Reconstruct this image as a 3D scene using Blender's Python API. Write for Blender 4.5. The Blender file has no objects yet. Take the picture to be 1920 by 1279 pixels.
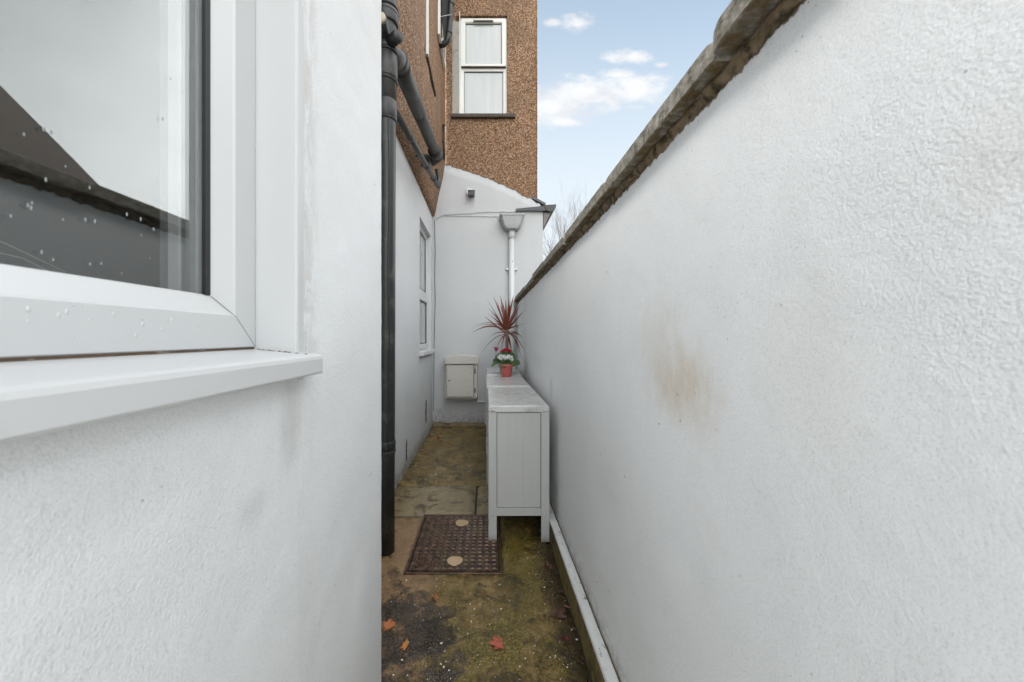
import bpy, bmesh, math, random
from mathutils import Vector, noise as mnoise
R = math.radians
rnd = random.Random(7)
S = bpy.context.scene
COL = S.collection
F = 688.0; VX = 911.0; VY = 632.0; CH = 1.19     # focal length in px (of 1920), vanishing point, camera height

# ------------------------------------------------------------------ camera
cam_d = bpy.data.cameras.new('camera'); cam = bpy.data.objects.new('camera', cam_d); COL.objects.link(cam)
S.camera = cam
cam.location = (0, 0, CH); cam.rotation_euler = (R(90), 0, 0)
cam_d.sensor_width = 36; cam_d.lens = 36*F/1920
cam_d.shift_x = (960-VX)/1920; cam_d.shift_y = -(639.5-VY)/1920
cam_d.clip_start = 0.01; cam_d.clip_end = 3000
cam_d.dof.use_dof = True; cam_d.dof.focus_distance = 2.2; cam_d.dof.aperture_fstop = 5.6

# ------------------------------------------------------------------ view
S.view_settings.view_transform = 'Standard'; S.view_settings.look = 'None'
S.view_settings.exposure = 1.88; S.view_settings.gamma = 1
S.cycles.max_bounces = 10; S.cycles.diffuse_bounces = 6; S.cycles.glossy_bounces = 4

# ------------------------------------------------------------------ node helper
class NT:
    def __init__(s, tree): s.t = tree; s.n = tree.nodes; s.l = tree.links
    def new(s, typ, **kw):
        n = s.n.new(typ)
        for k, v in kw.items():
            setattr(n, k, v)
        return n
    def put(s, sock, v):
        if v is None: return
        if isinstance(v, bpy.types.NodeSocket): s.l.new(v, sock)
        else:
            if sock.type == 'RGBA' and isinstance(v, (tuple, list)) and len(v) == 3: v = (*v, 1)
            if sock.type == 'RGBA' and isinstance(v, (int, float)): v = (v, v, v, 1)
            sock.default_value = v
    def m(s, op, a, b=None, c=None, clamp=False):
        n = s.new('ShaderNodeMath', operation=op); n.use_clamp = clamp
        s.put(n.inputs[0], a)
        if b is not None: s.put(n.inputs[1], b)
        if c is not None: s.put(n.inputs[2], c)
        return n.outputs[0]
    def sm(s, x, a, b, lo=0.0, hi=1.0):
        n = s.new('ShaderNodeMapRange', interpolation_type='SMOOTHSTEP')
        s.put(n.inputs[0], x); s.put(n.inputs[1], a); s.put(n.inputs[2], b); s.put(n.inputs[3], lo); s.put(n.inputs[4], hi)
        return n.outputs[0]
    def mix(s, f, a, b, mode='MIX'):
        n = s.new('ShaderNodeMix', data_type='RGBA', blend_type=mode); n.clamp_factor = True
        s.put(n.inputs[0], f); s.put(n.inputs[6], a); s.put(n.inputs[7], b)
        return n.outputs[2]
    def noise(s, vec, scale, detail=4, rough=0.55, dist=0.0, col=False):
        n = s.new('ShaderNodeTexNoise'); s.put(n.inputs['Vector'], vec)
        n.inputs['Scale'].default_value = scale; n.inputs['Detail'].default_value = detail
        n.inputs['Roughness'].default_value = rough; n.inputs['Distortion'].default_value = dist
        return n.outputs['Color' if col else 'Fac']
    def voro(s, vec, scale, feature='F1', out='Distance', rand=1.0):
        n = s.new('ShaderNodeTexVoronoi', feature=feature); s.put(n.inputs['Vector'], vec)
        n.inputs['Scale'].default_value = scale; n.inputs['Randomness'].default_value = rand
        return n.outputs[out]
    def ramp(s, f, stops, interp='LINEAR'):
        n = s.new('ShaderNodeValToRGB'); n.color_ramp.interpolation = interp
        e = n.color_ramp.elements
        while len(e) < len(stops): e.new(0.5)
        for el, (p, c) in zip(e, stops):
            el.position = p; el.color = (*c, 1) if isinstance(c, (tuple, list)) else (c, c, c, 1)
        s.put(n.inputs[0], f); return n.outputs[0]
    def vmul(s, vec, v):
        n = s.new('ShaderNodeVectorMath', operation='MULTIPLY'); s.put(n.inputs[0], vec); n.inputs[1].default_value = v
        return n.outputs[0]
    def sep(s, vec):
        n = s.new('ShaderNodeSeparateXYZ'); s.put(n.inputs[0], vec); return n.outputs
    def bump(s, h, strength=0.5, dist=0.01, prev=None):
        n = s.new('ShaderNodeBump'); n.inputs['Strength'].default_value = strength; n.inputs['Distance'].default_value = dist
        s.put(n.inputs['Height'], h)
        if prev is not None: s.put(n.inputs['Normal'], prev)
        return n.outputs[0]

# ------------------------------------------------------------------ world: Nishita blue with small clouds, bright overcast to the sides and overhead
SUN_EL, SUN_AZ = 46.0, 225.0        # azimuth clockwise from +Y: the sun stands behind the camera
w = bpy.data.worlds.new('World'); S.world = w; w.use_nodes = True
w.node_tree.nodes.clear(); W_ = NT(w.node_tree)
tc = W_.new('ShaderNodeTexCoord'); D = tc.outputs['Generated']
sx, sy, sz = W_.sep(D)
yy = W_.m('MAXIMUM', sy, 0.02)
u = W_.m('DIVIDE', sx, yy); v = W_.m('DIVIDE', sz, yy)
sky = W_.new('ShaderNodeTexSky', sky_type='NISHITA'); sky.sun_disc = False
sky.sun_elevation = R(SUN_EL); sky.sun_rotation = R(SUN_AZ); sky.air_density = 1.0; sky.dust_density = 0.6; sky.ozone_density = 2.0
comb = W_.new('ShaderNodeCombineXYZ'); W_.put(comb.inputs[0], u); W_.put(comb.inputs[1], W_.m('MULTIPLY', v, 1.9)); comb.inputs[2].default_value = 0.37
cn = W_.noise(comb.outputs[0], 11, 7, 0.62, 0.15)
cn2 = W_.noise(comb.outputs[0], 30, 6, 0.6, 0.0)
cnn = W_.m('ADD', W_.m('MULTIPLY', cn, 0.75), W_.m('MULTIPLY', cn2, 0.35))
def cloud(cx, cy, a, b, soft=0.5, k=1.6):
    du = W_.m('DIVIDE', W_.m('SUBTRACT', u, (cx-VX)/F), a/F)
    dv = W_.m('DIVIDE', W_.m('SUBTRACT', v, (VY-cy)/F), b/F)
    d = W_.m('SQRT', W_.m('ADD', W_.m('MULTIPLY', du, du), W_.m('MULTIPLY', dv, dv)))
    f = W_.m('ADD', W_.m('SUBTRACT', 1.0, d), W_.m('MULTIPLY', W_.m('SUBTRACT', cnn, 0.55), k))
    return W_.sm(f, 0.0, soft)
cl = None
for args in [(1115,176,165,44,.8,2.3),(1030,200,120,48,.9,2.0),(1195,168,85,40,.9,2.4),(1056,229,60,14,.9,1.8),(1180,108,58,18,.9,2.4),(1160,138,50,14,1.0,2.4),(1082,45,40,26,1.0,2.6),(1035,42,26,13,.8,2.0),(1240,122,22,8,1.,2.),(1330,215,110,22,1.1,2.4)]:
    c = cloud(*args); cl = c if cl is None else W_.m('MAXIMUM', cl, c)
sh = W_.noise(comb.outputs[0], 7, 5, 0.5)
ccol = W_.mix(W_.sm(sh, 0.42, 0.62), (2.25, 2.3, 2.4), (2.75, 2.76, 2.78))
blue = W_.mix(0.0, sky.outputs[0], (1, 1, 1))
blue = W_.mix(W_.sm(v, 1.05, 0.2, 0.32, 0.96), W_.mix(1.0, sky.outputs[0], (.84, .87, .72), 'MULTIPLY'), (2.38, 2.56, 2.7))
seen = W_.mix(W_.m('MULTIPLY', cl, 0.93), blue, ccol)
# overcast bank
on = W_.sm(W_.noise(D, 1.7, 4, 0.5), .3, .7)
ocol = W_.mix(on, (9.5, 9.8, 10.0), (15.5, 15.8, 15.9))
ocol = W_.mix(1.0, ocol, W_.mix(W_.sm(sz, .15, 1.0), 1.18, .80), 'MULTIPLY')
ocol = W_.mix(1.0, ocol, W_.mix(W_.sm(sx, -.9, .8), 1.36, .52), 'MULTIPLY')
edge = W_.m('MULTIPLY', W_.m('SUBTRACT', W_.noise(D, 5, 4), 0.5), 0.18)
g1 = W_.sm(W_.m('ADD', u, edge), 0.66, 0.80)
g2 = W_.sm(W_.m('ADD', v, edge), 1.0, 1.35)
g3 = W_.sm(W_.m('ADD', u, edge), -0.10, -0.30)
g4 = W_.sm(sy, 0.12, 0.04)
O = W_.m('MAXIMUM', W_.m('MAXIMUM', g1, g2), W_.m('MAXIMUM', g3, g4))
fin = W_.mix(O, seen, ocol)
bg = W_.new('ShaderNodeBackground'); W_.put(bg.inputs[0], fin); bg.inputs[1].default_value = 0.10
ow = W_.new('ShaderNodeOutputWorld'); W_.l.new(bg.outputs[0], ow.inputs[0])

# ------------------------------------------------------------------ sun (veiled by cloud)
sd = bpy.data.lights.new('sun', 'SUN'); sun = bpy.data.objects.new('sun', sd); COL.objects.link(sun)
sd.energy = 1.0; sd.angle = R(25); sd.color = (1.0, 0.96, 0.9)
az, el = R(SUN_AZ), R(SUN_EL)
sv = Vector((math.sin(az)*math.cos(el), math.cos(az)*math.cos(el), math.sin(el)))
sun.rotation_euler = sv.to_track_quat('Z', 'Y').to_euler(); sun.location = (0, -5, 12)

# ------------------------------------------------------------------ mesh helpers
def P(px, py, Z): return Vector(((px-VX)/F*Z, Z, CH-(py-VY)/F*Z))
def base_of(o):
    while o.parent: o = o.parent
    return o.location.copy()
NEAR = 1.0      # true-size factor of the near extension about the camera height point
def obj(name, bm, mat, parent=None, loc=(0, 0, 0), smooth=False, bev=0, seg=2):
    if NEAR != 1.0:
        for v_ in bm.verts: v_.co = Vector((v_.co.x*NEAR, v_.co.y*NEAR, CH+(v_.co.z-CH)*NEAR))
    me = bpy.data.meshes.new(name)
    off = base_of(parent) if parent else Vector(loc)
    bmesh.ops.translate(bm, verts=bm.verts, vec=-off)
    if smooth:
        for f in bm.faces: f.smooth = True
    bmesh.ops.recalc_face_normals(bm, faces=bm.faces)
    bm.to_mesh(me); bm.free()
    o = bpy.data.objects.new(name, me); COL.objects.link(o)
    if parent: o.parent = parent
    else: o.location = off
    if mat: me.materials.append(mat)
    if bev:
        b = o.modifiers.new('bevel', 'BEVEL'); b.width = bev; b.segments = seg; b.limit_method = 'ANGLE'; b.angle_limit = R(40)
        b.harden_normals = False
    return o
def tag(o, label=None, cat=None, group=None, kind=None):
    if label: o['label'] = label
    if cat: o['category'] = cat
    if group: o['group'] = group
    if kind: o['kind'] = kind
    return o
def thing(name, loc, label, cat, group=None):
    o = bpy.data.objects.new(name, None); COL.objects.link(o); o.location = loc; o.empty_display_size = 0.1
    return tag(o, label, cat, group)
def B(): return bmesh.new()
def box(bm, x0, x1, y0, y1, z0, z1):
    vs = [bm.verts.new(p) for p in [(x0,y0,z0),(x1,y0,z0),(x1,y1,z0),(x0,y1,z0),(x0,y0,z1),(x1,y0,z1),(x1,y1,z1),(x0,y1,z1)]]
    for f in [(0,3,2,1),(4,5,6,7),(0,1,5,4),(1,2,6,5),(2,3,7,6),(3,0,4,7)]: bm.faces.new([vs[i] for i in f])
    return bm
def boxb(*a): return box(B(), *a)
def tube(bm, pts, r, seg=16, caps=True):
    pts = [Vector(p) for p in pts]; rs = r if isinstance(r, (list, tuple)) else [r]*len(pts)
    rings = []
    t0 = (pts[1]-pts[0]).normalized()
    up = Vector((0, 0, 1)) if abs(t0.z) < 0.9 else Vector((1, 0, 0))
    n = t0.cross(up).normalized()
    for i, p in enumerate(pts):
        a = pts[max(i-1, 0)]; b = pts[min(i+1, len(pts)-1)]
        t = (b-a)
        t = t.normalized() if t.length > 1e-9 else t0
        n = (n - t*n.dot(t)).normalized(); bb = t.cross(n)
        rings.append([bm.verts.new(p + (n*math.cos(k*2*math.pi/seg) + bb*math.sin(k*2*math.pi/seg))*rs[i]) for k in range(seg)])
    for a, b in zip(rings, rings[1:]):
        for k in range(seg): bm.faces.new([a[k], a[(k+1) % seg], b[(k+1) % seg], b[k]])
    if caps:
        bm.faces.new(list(reversed(rings[0]))); bm.faces.new(rings[-1])
    return bm
def prism(bm, poly, axis, a, b):
    """extrude a 2D polygon along an axis; poly coords are the two other axes in xyz order"""
    def mk(p, t):
        if axis == 0: return (t, p[0], p[1])
        if axis == 1: return (p[0], t, p[1])
        return (p[0], p[1], t)
    A = [bm.verts.new(mk(p, a)) for p in poly]; Bv = [bm.verts.new(mk(p, b)) for p in poly]
    n = len(poly)
    for i in range(n): bm.faces.new([A[i], A[(i+1) % n], Bv[(i+1) % n], Bv[i]])
    bm.faces.new(list(reversed(A))); bm.faces.new(Bv)
    return bm
def ring_x(bm, prof, y0, y1, z0, z1):
    """closed mitred frame in a plane of constant x; prof = closed list of (x, inset)"""
    R4 = []
    for (x, d) in prof:
        R4.append([bm.verts.new(p) for p in [(x,y0+d,z0+d),(x,y1-d,z0+d),(x,y1-d,z1-d),(x,y0+d,z1-d)]])
    n = len(prof)
    for i in range(n):
        a, b = R4[i], R4[(i+1) % n]
        for k in range(4): bm.faces.new([a[k], a[(k+1) % 4], b[(k+1) % 4], b[k]])
    return bm
def ring_y(bm, prof, x0, x1, z0, z1):
    R4 = []
    for (y, d) in prof:
        R4.append([bm.verts.new(p) for p in [(x0+d,y,z0+d),(x1-d,y,z0+d),(x1-d,y,z1-d),(x0+d,y,z1-d)]])
    n = len(prof)
    for i in range(n):
        a, b = R4[i], R4[(i+1) % n]
        for k in range(4): bm.faces.new([a[k], a[(k+1) % 4], b[(k+1) % 4], b[k]])
    return bm
def gridsheet(bm, fn, nu, nv):
    V = [[bm.verts.new(fn(i/nu, j/nv)) for j in range(nv+1)] for i in range(nu+1)]
    for i in range(nu):
        for j in range(nv): bm.faces.new([V[i][j], V[i+1][j], V[i+1][j+1], V[i][j+1]])
    return bm
def lathe(bm, c, prof, seg=24):
    rings = [[bm.verts.new((c[0]+r*math.cos(k*2*math.pi/seg), c[1]+r*math.sin(k*2*math.pi/seg), c[2]+z)) for k in range(seg)] for r, z in prof]
    for a, b in zip(rings, rings[1:]):
        for k in range(seg): bm.faces.new([a[k], a[(k+1) % seg], b[(k+1) % seg], b[k]])
    bm.faces.new(rings[0]); bm.faces.new(rings[-1])
    return bm

# ------------------------------------------------------------------ materials
def newmat(name):
    m = bpy.data.materials.new(name); m.use_nodes = True
    t = NT(m.node_tree); b = m.node_tree.nodes['Principled BSDF']
    g = t.new('ShaderNodeNewGeometry')
    return m, t, b, g.outputs['Position']
def plain(name, col, rough=0.5, var=0.12, scale=12, bump=0.0, bscale=80, metal=0, dirt=None, dscale=8, spec=0.5, dlo=.55, dhi=.75, coat=0):
    m, t, b, pos = newmat(name)
    n = t.noise(pos, scale, 5, 0.6)
    c = t.mix(n, tuple(x*(1-var) for x in col), tuple(min(1, x*(1+var)) for x in col))
    if dirt:
        dn = t.noise(pos, dscale, 7, 0.7, 0.4)
        c = t.mix(t.sm(dn, dlo, dhi), c, dirt)
    t.put(b.inputs['Base Color'], c)
    t.put(b.inputs['Roughness'], t.m('ADD', rough-0.06, t.m('MULTIPLY', t.noise(pos, scale*3, 4), 0.12)))
    b.inputs['Metallic'].default_value = metal; b.inputs['Specular IOR Level'].default_value = spec
    if coat: b.inputs['Coat Weight'].default_value = coat
    if bump: t.put(b.inputs['Normal'], t.bump(t.noise(pos, bscale, 5, 0.6), bump, 0.004))
    return m

def painted_render(name, base=(.80,.815,.83), fine=190, strength=0.55, dist=0.0022, speck=0.6, top_edge=None, stain=None, dirty_base=None, patch=None, streaks=0.5, smooth_patch=0.5):
    """white masonry paint over a rough render"""
    m, t, b, pos = newmat(name)
    lo = t.noise(pos, 1.6, 5, 0.6); mid = t.noise(pos, 9, 5, 0.65)
    c = t.mix(t.sm(lo, .3, .7), tuple(x*.955 for x in base), base)
    c = t.mix(t.m('MULTIPLY', t.sm(mid, .45, .75), .35), c, (base[0]*.93, base[1]*.935, base[2]*.945))
    # faint warm grey weathering
    wn = t.noise(pos, 3.3, 6, .7, .6)
    c = t.mix(t.m('MULTIPLY', t.sm(wn, .56, .8), .28), c, (.60, .585, .56))
    # vertical runs
    st = t.noise(t.vmul(pos, (14, 14, .9)), 2.0, 5, .65)
    c = t.mix(t.m('MULTIPLY', t.m('MULTIPLY', t.sm(st, .6, .82), t.sm(lo, .4, .65)), .30*streaks), c, (.47, .47, .48))
    # pits and specks
    sp = t.voro(pos, 58); spn = t.noise(pos, 7, 3)
    c = t.mix(t.m('MULTIPLY', t.m('MULTIPLY', t.sm(sp, .11, .05), t.sm(spn, .58, .66)), speck), c, (.22, .215, .20))
    sp2 = t.voro(pos, 17)
    c = t.mix(t.m('MULTIPLY', t.m('MULTIPLY', t.sm(sp2, .07, .03), t.sm(t.noise(pos, 3, 2), .52, .6)), speck), c, (.18, .17, .15))
    X, Y, Z = t.sep(pos)
    if stain:
        for (yc, zc, ry, rz, col, amt) in stain:
            dy = t.m('DIVIDE', t.m('SUBTRACT', Y, yc), ry); dz = t.m('DIVIDE', t.m('SUBTRACT', Z, zc), rz)
            d = t.m('SQRT', t.m('ADD', t.m('MULTIPLY', dy, dy), t.m('MULTIPLY', dz, dz)))
            d = t.m('ADD', d, t.m('MULTIPLY', t.m('SUBTRACT', t.noise(t.vmul(pos, (1, 2.0, 1)), 11, 5, .6), .5), 1.1))
            f = t.m('MULTIPLY', t.sm(d, 1.1, 0.0), t.sm(t.noise(t.vmul(pos, (1, 3, .8)), 36, 4, .7), .15, .8, .55, 1.0))
            c = t.mix(t.m('MULTIPLY', f, amt), c, col)
    if patch:
        for (y0, y1, amt, col) in patch:
            f = t.m('MULTIPLY', t.m('MULTIPLY', t.sm(Y, y0-.01, y0), t.sm(t.m('ADD', Y, t.m('MULTIPLY', t.noise(pos, 20, 5, .7), .05)), y1+.05, y1-.02)), t.sm(Z, 1.10, 1.14, .25, 1))
            pn = t.noise(t.vmul(pos, (1, 1.6, .5)), 22, 6, .7, 1.0)
            c = t.mix(t.m('MULTIPLY', t.m('MULTIPLY', f, t.sm(pn, .38, .58)), amt), c, col)
            sc_ = t.noise(t.vmul(pos, (1, 3, 1)), 60, 4, .7, 1.5)
            c = t.mix(t.m('MULTIPLY', t.m('MULTIPLY', f, t.sm(sc_, .62, .7)), amt*.8), c, (.36, .33, .30))
    if dirty_base:
        z0, z1, col = dirty_base
        f = t.sm(t.m('ADD', Z, t.m('MULTIPLY', t.noise(pos, 12, 6, .7), (z1-z0)*1.2)), z1+(z1-z0)*.8, z0+(z1-z0)*.5)
        c = t.mix(t.m('MULTIPLY', f, t.sm(t.noise(pos, 30, 5, .7), .38, .62, .25, 1)), c, col)
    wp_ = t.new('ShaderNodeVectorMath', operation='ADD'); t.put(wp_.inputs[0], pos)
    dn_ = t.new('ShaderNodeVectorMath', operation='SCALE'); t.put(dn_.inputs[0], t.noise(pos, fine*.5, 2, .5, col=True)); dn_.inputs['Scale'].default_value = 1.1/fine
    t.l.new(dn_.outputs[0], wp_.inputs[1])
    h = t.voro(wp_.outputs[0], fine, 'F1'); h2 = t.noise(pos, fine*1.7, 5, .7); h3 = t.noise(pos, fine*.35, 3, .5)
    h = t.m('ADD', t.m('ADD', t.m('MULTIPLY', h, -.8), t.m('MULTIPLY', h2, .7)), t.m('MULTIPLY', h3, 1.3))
    c = t.mix(t.m('MULTIPLY', t.sm(t.m('ADD', h2, t.m('MULTIPLY', t.voro(wp_.outputs[0], fine), -.12)), .46, .26), .30), c, (.30, .30, .29))  # shading of the pits painted into the colour as darker grain
    amp = t.sm(t.noise(pos, 2.4, 3, .6), .35, .62, 1-smooth_patch, 1.0)
    h = t.m('MULTIPLY', h, amp)
    if top_edge is not None:
        e = t.m('ADD', top_edge, t.m('MULTIPLY', t.m('SUBTRACT', t.noise(t.vmul(pos, (1, 1, 1)), 26, 7, .72), .5), .055))
        f = t.sm(t.m('SUBTRACT', Z, e), -.0015, .0015)
        mc = t.ramp(t.noise(pos, 45, 6, .7), [(.3, (.05,.04,.025)), (.5, (.19,.14,.085)), (.7, (.30,.26,.19))])
        c = t.mix(f, c, mc)
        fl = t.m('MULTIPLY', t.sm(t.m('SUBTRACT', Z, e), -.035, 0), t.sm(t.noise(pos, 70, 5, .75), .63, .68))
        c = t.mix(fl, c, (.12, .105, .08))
        h = t.m('SUBTRACT', h, t.m('MULTIPLY', f, 1.6))
    t.put(b.inputs['Base Color'], c)
    b.inputs['Roughness'].default_value = .72; b.inputs['Specular IOR Level'].default_value = .3
    big = t.bump(t.noise(pos, 7, 4, .5), .35, .012)
    t.put(b.inputs['Normal'], t.bump(h, strength, dist, big))
    return m

M = {}
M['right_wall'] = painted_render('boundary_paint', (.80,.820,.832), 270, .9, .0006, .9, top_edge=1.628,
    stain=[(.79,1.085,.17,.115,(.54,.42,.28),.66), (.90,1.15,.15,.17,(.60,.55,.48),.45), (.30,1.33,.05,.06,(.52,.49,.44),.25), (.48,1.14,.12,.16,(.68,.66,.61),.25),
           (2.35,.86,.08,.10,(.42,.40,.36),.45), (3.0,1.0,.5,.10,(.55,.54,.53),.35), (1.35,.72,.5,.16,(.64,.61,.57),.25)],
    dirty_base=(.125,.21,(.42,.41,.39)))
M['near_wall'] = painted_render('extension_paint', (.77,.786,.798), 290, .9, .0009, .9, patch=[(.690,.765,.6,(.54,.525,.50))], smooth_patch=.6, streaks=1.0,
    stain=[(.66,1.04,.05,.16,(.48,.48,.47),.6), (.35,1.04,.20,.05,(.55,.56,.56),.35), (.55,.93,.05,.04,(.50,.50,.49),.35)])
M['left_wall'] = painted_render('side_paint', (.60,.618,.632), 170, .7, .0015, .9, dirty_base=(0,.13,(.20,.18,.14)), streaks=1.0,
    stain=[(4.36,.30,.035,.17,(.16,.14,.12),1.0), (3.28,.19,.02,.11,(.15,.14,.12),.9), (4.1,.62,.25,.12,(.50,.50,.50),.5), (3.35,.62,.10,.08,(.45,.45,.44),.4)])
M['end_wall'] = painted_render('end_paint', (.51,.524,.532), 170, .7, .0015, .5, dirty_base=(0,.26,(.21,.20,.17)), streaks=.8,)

def m_pebble():
    m, t, b, pos = newmat('pebbledash')
    col = t.voro(pos, 92, 'F1', 'Color'); r = t.sep(col)[0]
    d = t.voro(pos, 92)
    c = t.ramp(r, [(0, (.085,.042,.022)), (.2, (.165,.083,.041)), (.42, (.25,.13,.067)), (.62, (.31,.175,.095)), (.8, (.37,.245,.15)), (.93, (.44,.34,.245))])
    c = t.mix(t.sm(d, .45, .8), c, (.085, .048, .027))
    lo = t.noise(pos, 1.3, 6, .65)
    c = t.mix(t.m('MULTIPLY', t.sm(lo, .48, .75), .45), c, (.13, .085, .05))
    X, Y, Z = t.sep(pos)
    stn = t.noise(t.vmul(pos, (6, 6, .7)), 2, 5, .6)
    c = t.mix(t.m('MULTIPLY', t.sm(stn, .56, .72), .32), c, (.10, .075, .05))
    t.put(b.inputs['Base Color'], c); b.inputs['Roughness'].default_value = .8; b.inputs['Specular IOR Level'].default_value = .3
    t.put(b.inputs['Normal'], t.bump(d, -.9, .010, t.bump(t.noise(pos, 5, 4), .4, .02)))
    return m
M['pebble'] = m_pebble()
def m_coping():
    m, t, b, pos = newmat('coping_concrete')
    n = t.noise(pos, 40, 8, .75); lo = t.noise(pos, 6, 5, .65)
    c = t.ramp(n, [(.32, (.055,.048,.038)), (.44, (.20,.185,.155)), (.56, (.33,.31,.27)), (.7, (.50,.48,.43))])
    c = t.mix(t.m('MULTIPLY', t.sm(lo, .5, .72), .45), c, (.17, .15, .09))
    c = t.mix(t.m('MULTIPLY', t.sm(t.noise(pos, 18, 6, .7), .56, .66), .5), c, (.07, .06, .035))
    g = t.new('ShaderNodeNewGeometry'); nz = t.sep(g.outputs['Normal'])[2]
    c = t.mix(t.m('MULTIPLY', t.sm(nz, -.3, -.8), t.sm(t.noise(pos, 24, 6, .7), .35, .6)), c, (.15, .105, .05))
    t.put(b.inputs['Base Color'], c); b.inputs['Roughness'].default_value = .9; b.inputs['Specular IOR Level'].default_value = .2
    t.put(b.inputs['Normal'], t.bump(t.noise(pos, 130, 6, .7), .9, .006, t.bump(t.noise(pos, 24, 5, .6), .6, .01)))
    return m
M['coping'] = m_coping()
M['mortar'] = plain('mortar', (.20,.15,.095), .9, .5, 40, .9, 90, dirt=(.045,.038,.022), dscale=22, dlo=.45, dhi=.62, spec=.2)
M['ledge'] = plain('ledge_paint', (.62,.635,.63), .6, .08, 20, .5, 90, dirt=(.20,.18,.13), dscale=26, dlo=.57, dhi=.66)
M['plinth'] = plain('mossy_plinth', (.19,.145,.05), .75, .45, 26, .8, 70, dirt=(.05,.048,.018), dscale=14, dlo=.45, dhi=.65)
M['upvc'] = plain('white_upvc', (.565,.576,.582), .30, .006, 3)
M['upvc'].node_tree.nodes['Principled BSDF'].inputs['Roughness'].default_value = .3
for l_ in list(M['upvc'].node_tree.links):
    if l_.to_socket.name == 'Roughness': M['upvc'].node_tree.links.remove(l_)
M['upvc_old'] = plain('weathered_upvc', (.70,.70,.66), .4, .06, 9, dirt=(.45,.40,.32), dscale=11, dlo=.56, dhi=.8)
M['seam'] = plain('seam_dirt', (.10,.065,.04), .9, .4, 40, .3)
M['gasket'] = plain('rubber_gasket', (.012,.013,.014), .45, .1, 30)
M['inner_pvc'] = plain('inner_frame', (.10,.11,.112), .5, .05, 30)  # white plastic, its shade put into the grey colour
M['inner_lip'] = plain('inner_frame_lip', (.30,.32,.32), .5, .05, 30)
M['room'] = plain('dim_room', (.02,.022,.023), .9, .1, 4)
M['blackpipe'] = plain('black_pipe_plastic', (.018,.020,.0195), .42, .2, 14, .12, 60, dirt=(.10,.10,.088), dscale=9, dlo=.5, dhi=.8)
M['greypipe'] = plain('grey_pipe_plastic', (.030,.0315,.030), .48, .2, 14, .12, 60, dirt=(.085,.08,.07), dscale=7, dlo=.5, dhi=.8)
M['ringblack'] = plain('rubber_ring', (.015,.015,.015), .5, .1, 30)
M['cream'] = plain('aged_cream_plastic', (.42,.38,.28), .5, .1, 20)
M['whitepipe'] = plain('painted_downpipe', (.56,.575,.58), .42, .04, 8, dirt=(.5,.5,.48), dscale=10, dlo=.6, dhi=.8)
M['hopper'] = plain('grey_hopper_paint', (.32,.335,.34), .45, .08, 10, dirt=(.24,.25,.25), dscale=10)
M['steel'] = plain('steel_bolt', (.55,.55,.54), .35, .1, 40, metal=.9)
M['cable'] = plain('painted_cable', (.50,.51,.51), .5, .1, 20)
M['darksill'] = plain('dark_sill', (.06,.045,.035), .7, .4, 12, .5, 40, dirt=(.17,.13,.10), dscale=20)
M['metal_dark'] = plain('dark_housing', (.03,.032,.035), .4, .1, 20)
def m_frost():
    m, t, b, pos = newmat('veiled_glass')
    X, Y, Z = t.sep(pos)
    f = t.noise(t.vmul(pos, (6, 1, .6)), 2.6, 4, .5)
    c = t.mix(f, (.30,.335,.335), (.44,.46,.45))
    t.put(b.inputs['Base Color'], c); b.inputs['Roughness'].default_value = .12; b.inputs['Specular IOR Level'].default_value = .7
    b.inputs['Coat Weight'].default_value = .3
    return m
M['frost'] = m_frost()
def m_glass(fac=.2, rough=0.0, name='window_glass', tint=(.93,.96,.95)):
    m = bpy.data.materials.new(name); m.use_nodes = True; m.node_tree.nodes.clear(); t = NT(m.node_tree)
    gl = t.new('ShaderNodeBsdfGlossy'); gl.inputs['Roughness'].default_value = rough; t.put(gl.inputs['Color'], tint)
    tr = t.new('ShaderNodeBsdfTransparent'); t.put(tr.inputs['Color'], (.85, .88, .87) if fac > .15 else (1, 1, 1))
    fr = t.new('ShaderNodeLayerWeight'); fr.inputs['Blend'].default_value = .5
    frv = t.m('MULTIPLY', t.m('POWER', fr.outputs['Facing'], 4.0), .4)
    mx = t.new('ShaderNodeMixShader'); t.put(mx.inputs[0], t.m('ADD', fac, frv, clamp=True))
    t.l.new(tr.outputs[0], mx.inputs[1]); t.l.new(gl.outputs[0], mx.inputs[2])
    g = t.new('ShaderNodeNewGeometry')
    t.put(gl.inputs['Normal'], t.bump(t.noise(g.outputs['Position'], 2.5, 2), .02, .02))
    o = t.new('ShaderNodeOutputMaterial'); t.l.new(mx.outputs[0], o.inputs[0]); return m
M['glass'] = m_glass(.115)
M['dark_glass'] = plain('dark_glass', (.05,.055,.06), .08, .1, 3, spec=.8)
M['glassdrop'] = plain('grey_drop', (.26,.28,.28), .05, .05, 3)
M['wetdrop'] = plain('bright_drop', (.565,.576,.582), .06, .01, 3)
M['water'] = m_glass(.04, 0.02, 'water_drop', (1, 1, 1))
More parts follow.
